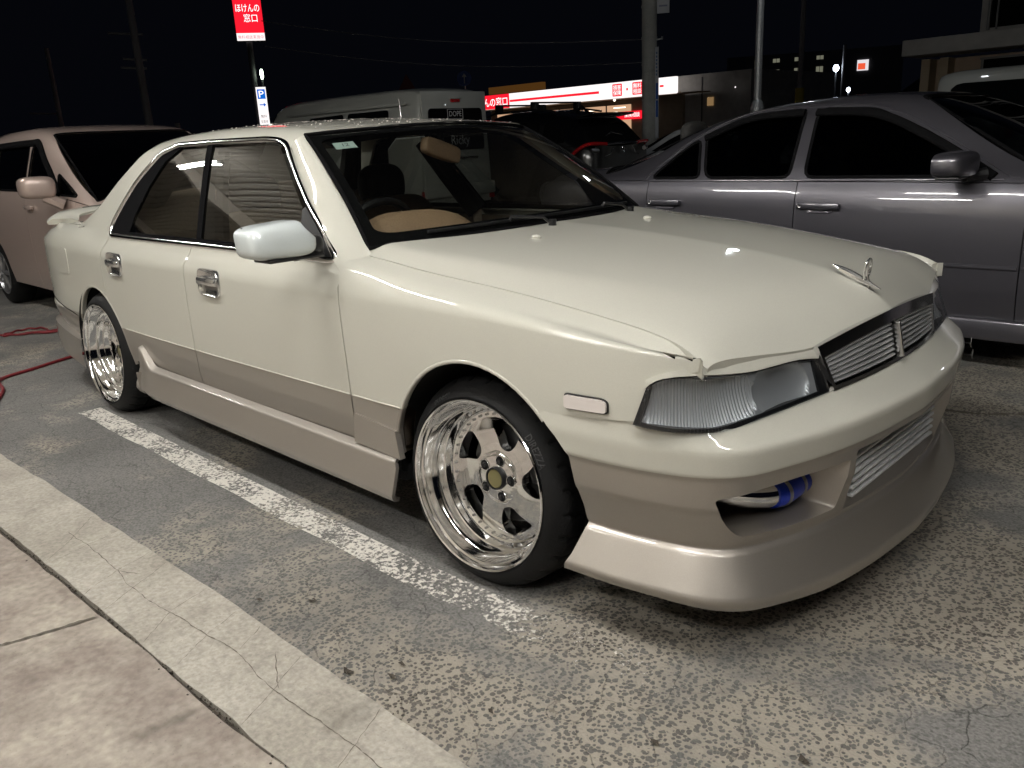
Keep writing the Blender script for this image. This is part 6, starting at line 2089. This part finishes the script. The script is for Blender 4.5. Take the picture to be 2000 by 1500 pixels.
# ---- traffic signs
bs = empty('traffic_sign', (-28.0, 25.4, 0), face_to((-28.0, 25.4)))
tag(bs, 'round blue traffic sign with a white upward arrow above the van', 'sign')
MB().cyl((0, 0, 4.02), (0, -.03, 4.02), .33, n=28).build('disc', M['blue_flat'], bs, smooth=False)
MB().box((0, -.035, 3.95), (.05, .006, .30)).add([(-.11, -.036, 4.08), (.11, -.036, 4.08), (0, -.036, 4.24)], [(0, 1, 2)]).build('arrow', M['sign_white2'], bs, smooth=False)
MB().cyl((0, .05, 0), (0, .05, 4.3), .035, n=8).build('post', M['galv'], bs)
rt_ = empty('traffic_sign', (-29.5, 23.2, 0), face_to((-29.5, 23.2)))
tag(rt_, 'dim red triangular sign above the roof of the white van', 'sign')
V, F = prism([(-.46, 0), (.46, 0), (0, .80)], 0, .03)
MB().add([(p[0], -p[2], 3.5 + p[1]) for p in V], F).build('board', simple('dull red board', (.16, .02, .02), .6), rt_, smooth=False)
MB().cyl((0, .06, 0), (0, .06, 4.0), .035, n=8).build('post', M['metal_dark'], rt_)

# ---- far flats and lamps
fl = empty('apartment_block', (-38.5, 78, 0), face_to((-38.5, 78)))
tag(fl, 'distant dark apartment block with two rows of lit windows', 'building')
MB().box((2.5, 4, 3.9), (16, 8, 7.9)).build('wall', M['darkwall'], fl, smooth=False)
for c, xx in enumerate((-2.55, -.85, 1.15, 3.15)):
    for r_, zz in enumerate((6.15, 7.15)):
        hgt = .62 if (r_ == 0 and c in (0, 2, 3)) else .34
        w_ = MB().box((xx, -.03, zz + (.0 if hgt > .5 else .12)), (.62, .05, hgt)).build('window', M['win_dim'], fl, smooth=False)
        MB().box((xx, -.065, zz + .05), (.04, .02, .62)).build('frame', M['darkwall'], w_, smooth=False)
def far_lamp(p, h, lab, r=.17):
    e = empty('street_lamp', (p[0], p[1], 0), face_to(p))
    tag(e, lab, 'street lamp')
    MB().sphere((0, 0, h), r, 10, 8, (1, 1, 1.25)).build('lamp', M['lamp_cool'], e)
    MB().cyl((0, .1, 0), (0, .1, h), .05, n=8).build('pole', M['galv'], e)
far_lamp((-30.46, 60.0), 4.75, 'far white globe lamp on a thin post before the flats', .18)
far_lamp((-22.42, 52.75), 4.55, 'far bright lamp fixed beside a thin utility pole', .17)
far_lamp((-29.42, 71.51), 3.85, 'lowest of the far white lamps, right of the thin pole', .15)
upole(-22.0, 52.9, 5.9, 'thin pale utility pole beside a far white lamp', [])
ms = empty('lit_sign', (-32.24, 81.17, 0), face_to((-32.24, 81.17)))
tag(ms, 'small distant lit sign, white with an orange red middle', 'sign')
MB().box((0, 0, 6.30), (1.0, .3, .95)).build('panel', emit('distant lit sign', (1, .95, 1), .8), ms, smooth=False)
MB().box((-.1, -.16, 6.2), (.65, .02, .55)).build('red_panel', emit('distant orange red', (1, .12, .05), .9), ms, smooth=False)
MB().cyl((0, .1, 0), (0, .1, 5.8), .08, n=8).build('post', M['metal_dark'], ms)

# ---- grey building at the right
gb = empty('office_building', (-6.3, 20.0, 0))
tag(gb, 'grey concrete building with a heavy parapet and dark windows', 'building')
MB().box((9.0, .0, 2.82), (18.0, 1.2, .36), bev=.02).build('parapet', M['wall_grey'], gb)
MB().box((9.1, 3.0, 1.3), (17.6, 4.0, 2.6)).build('wall', simple('tan render', (.48, .37, .27), .85, noise=.1, nscale=3), gb, smooth=False)
for xx in (.20, .62):
    MB().box((xx, .75, 1.3), (.20, .5, 2.6)).build('column', simple('tan column', (.48, .39, .27), .85), gb, smooth=False)
for i, xx in enumerate((1.35, 2.45, 3.55, 4.65)):
    w_ = MB().box((xx + .5, .98, 1.55), (1.0, .04, 1.9)).build('window', M['seal'], gb, smooth=False)
    MB().box((xx, .94, 1.55), (.05, .06, 1.9)).box((xx + .5, .94, 2.52), (1.1, .06, .05)).build('frame', M['frame_al'], w_, smooth=False)
MB().box((9.8, 2.5, 4.6), (17.2, 3.0, 3.2)).build('upper_storey', M['wall_grey'], gb, smooth=False)
for i, xx in enumerate((1.45, 2.75, 4.05)):
    w_ = MB().box((xx + .55, .98, 4.4), (1.15, .04, 2.4)).build('window', M['seal'], gb, smooth=False)
    MB().box((xx - .06, .94, 4.4), (.06, .08, 2.5)).box((xx + .12, .94, 4.4), (.03, .06, 2.5)).build('frame', M['frame_al'], w_, smooth=False)
# dark bank of trees and roofs along the horizon
m_ = MB()
random.seed(21)
for i in range(46):
    x = -75 + i * 2.4
    h = 3.0 + random.random() * 2.4
    m_.sphere((x, 96 + random.uniform(-4, 4), h * .35), h * .75, 10, 7, (1.2, .8, 1))
tag(m_.build('far_treeline', simple('unlit far trees', (.03, .035, .03), .95, bump=.6, nscale=6), None), kind='stuff')

# ================================================================== the workshop on the camera's side: its tubes light everything
M['shutter'] = simple('cream steel shutter', (.66, .62, .53), .5, noise=.06, nscale=3)
M['shopwall'] = simple('workshop wall', (.62, .58, .52), .8, noise=.1, nscale=2)
M['ceil'] = simple('soffit', (.55, .52, .46), .7)
M['tube'] = emit('fluorescent tube', (1.0, .985, .945), TUBE)
ws_ = empty('workshop_building', (-1.0, -6.2, 0))
tag(ws_, 'workshop behind the photographer with cream roller shutters', 'building')
MB().box((-9.8, -.12, 1.7), (.5, .24, 3.4)).box((-4.6, -.12, 1.7), (.5, .24, 3.4)).box((.6, -.12, 1.7), (.5, .24, 3.4)).box((5.8, -.12, 1.7), (.5, .24, 3.4)).box((-2, -.12, 3.55), (17.0, .24, .9)).build('wall', M['shopwall'], ws_, smooth=False)
def shutter(xa, xb, zb_):
    sh = empty('roller_shutter', parent=ws_)
    n = int((3.1 - zb_) / .085)
    base = None
    for k in range(n):
        z = zb_ + .085 * (k + .5)
        prof = [(-.042, 0), (-.036, .014), (0, .020), (.036, .014), (.042, 0)]
        V = [(x, p[1] - .05, z + p[0]) for x in (xa, xb) for p in prof]
        F = [(i, i + 1, 6 + i, 5 + i) for i in range(4)]
        if base is None:
            o = MB().add(V, F).build('slat', M['shutter'], sh); base = (o.data, z)
        else:
            o = bpy.data.objects.new('slat', base[0]); link(o, sh); o.location = (0, 0, z - base[1])
shutter(-9.55, -4.85, .02)
shutter(-4.35, .35, .9)
MB().box((3.2, -3.0, 1.6), (5.0, .1, 3.2)).box((.62, -1.6, 1.6), (.1, 3, 3.2)).box((5.8, -1.6, 1.6), (.1, 3, 3.2)).build('bay_wall', M['shopwall'], ws_, smooth=False)
rows = []
for i, yy in enumerate(np.arange(-.1, 4.9, .02)):
    ph = (i % 6) / 6.0
    zz = 3.60 + (.025 if 0.17 < ph < .66 else 0)
    rows.append([(-12.0, yy, zz), (7.0, yy, zz)])
MB().grid(rows).build('canopy', M['ceil'], ws_, smooth=False)
for xx in (-11.0, -7.0, -3.0, 1.0, 5.0): MB().box((xx, 2.4, 3.50), (.10, 5.0, .18)).build('purlin', M['shopwall'], ws_, smooth=False)
def tube_light(x, y, z, lab, L=1.2, rz=0.0, s=1.0, grp='fluorescent fittings under the workshop canopy'):
    e = empty('tube_light', (x, y, z), rz)
    tag(e, lab, 'lamp', grp)
    MB().box((0, 0, .040), (L + .06, .07, .04), bev=.01).build('housing', M['white'], e)
    MB().cyl((-.45, 0, .05), (-.45, 0, .5), .006, n=6).build('hanger', M['galv'], e)
    MB().cyl((.45, 0, .05), (.45, 0, .5), .006, n=6).build('hanger', M['galv'], e)
    for dy in (-.045, .045): MB().cyl((-L / 2, dy, 0), (L / 2, dy, 0), .0135, n=10).build('tube', M['tube'], e)
    return e
for x, lab in ((-7.1, 'rearmost'), (-3.3, 'second'), (-.9, 'middle'), (.9, 'fourth'), (2.7, 'foremost')):
    tube_light(x, -1.85, 3.30, '%s fluorescent fitting under the workshop canopy' % lab)
for x, lab in ((-2.0, 'rear'), (1.5, 'front')):  # unseen inner row, added as soft fill light for the forecourt
    tube_light(x, -4.3, 3.30, '%s added fill light of the inner row, out of view by the shutters' % lab, grp='inner row of added fill lights')
# the lot's second lamp, just out of the picture on the right
l2 = copy_tree(lp_)
l2.location = (2.4, 17.4, 0)
l2.rotation_euler = (0, 0, math.radians(20))
l2['label'] = 'second lamp pole at the right, out of the picture'
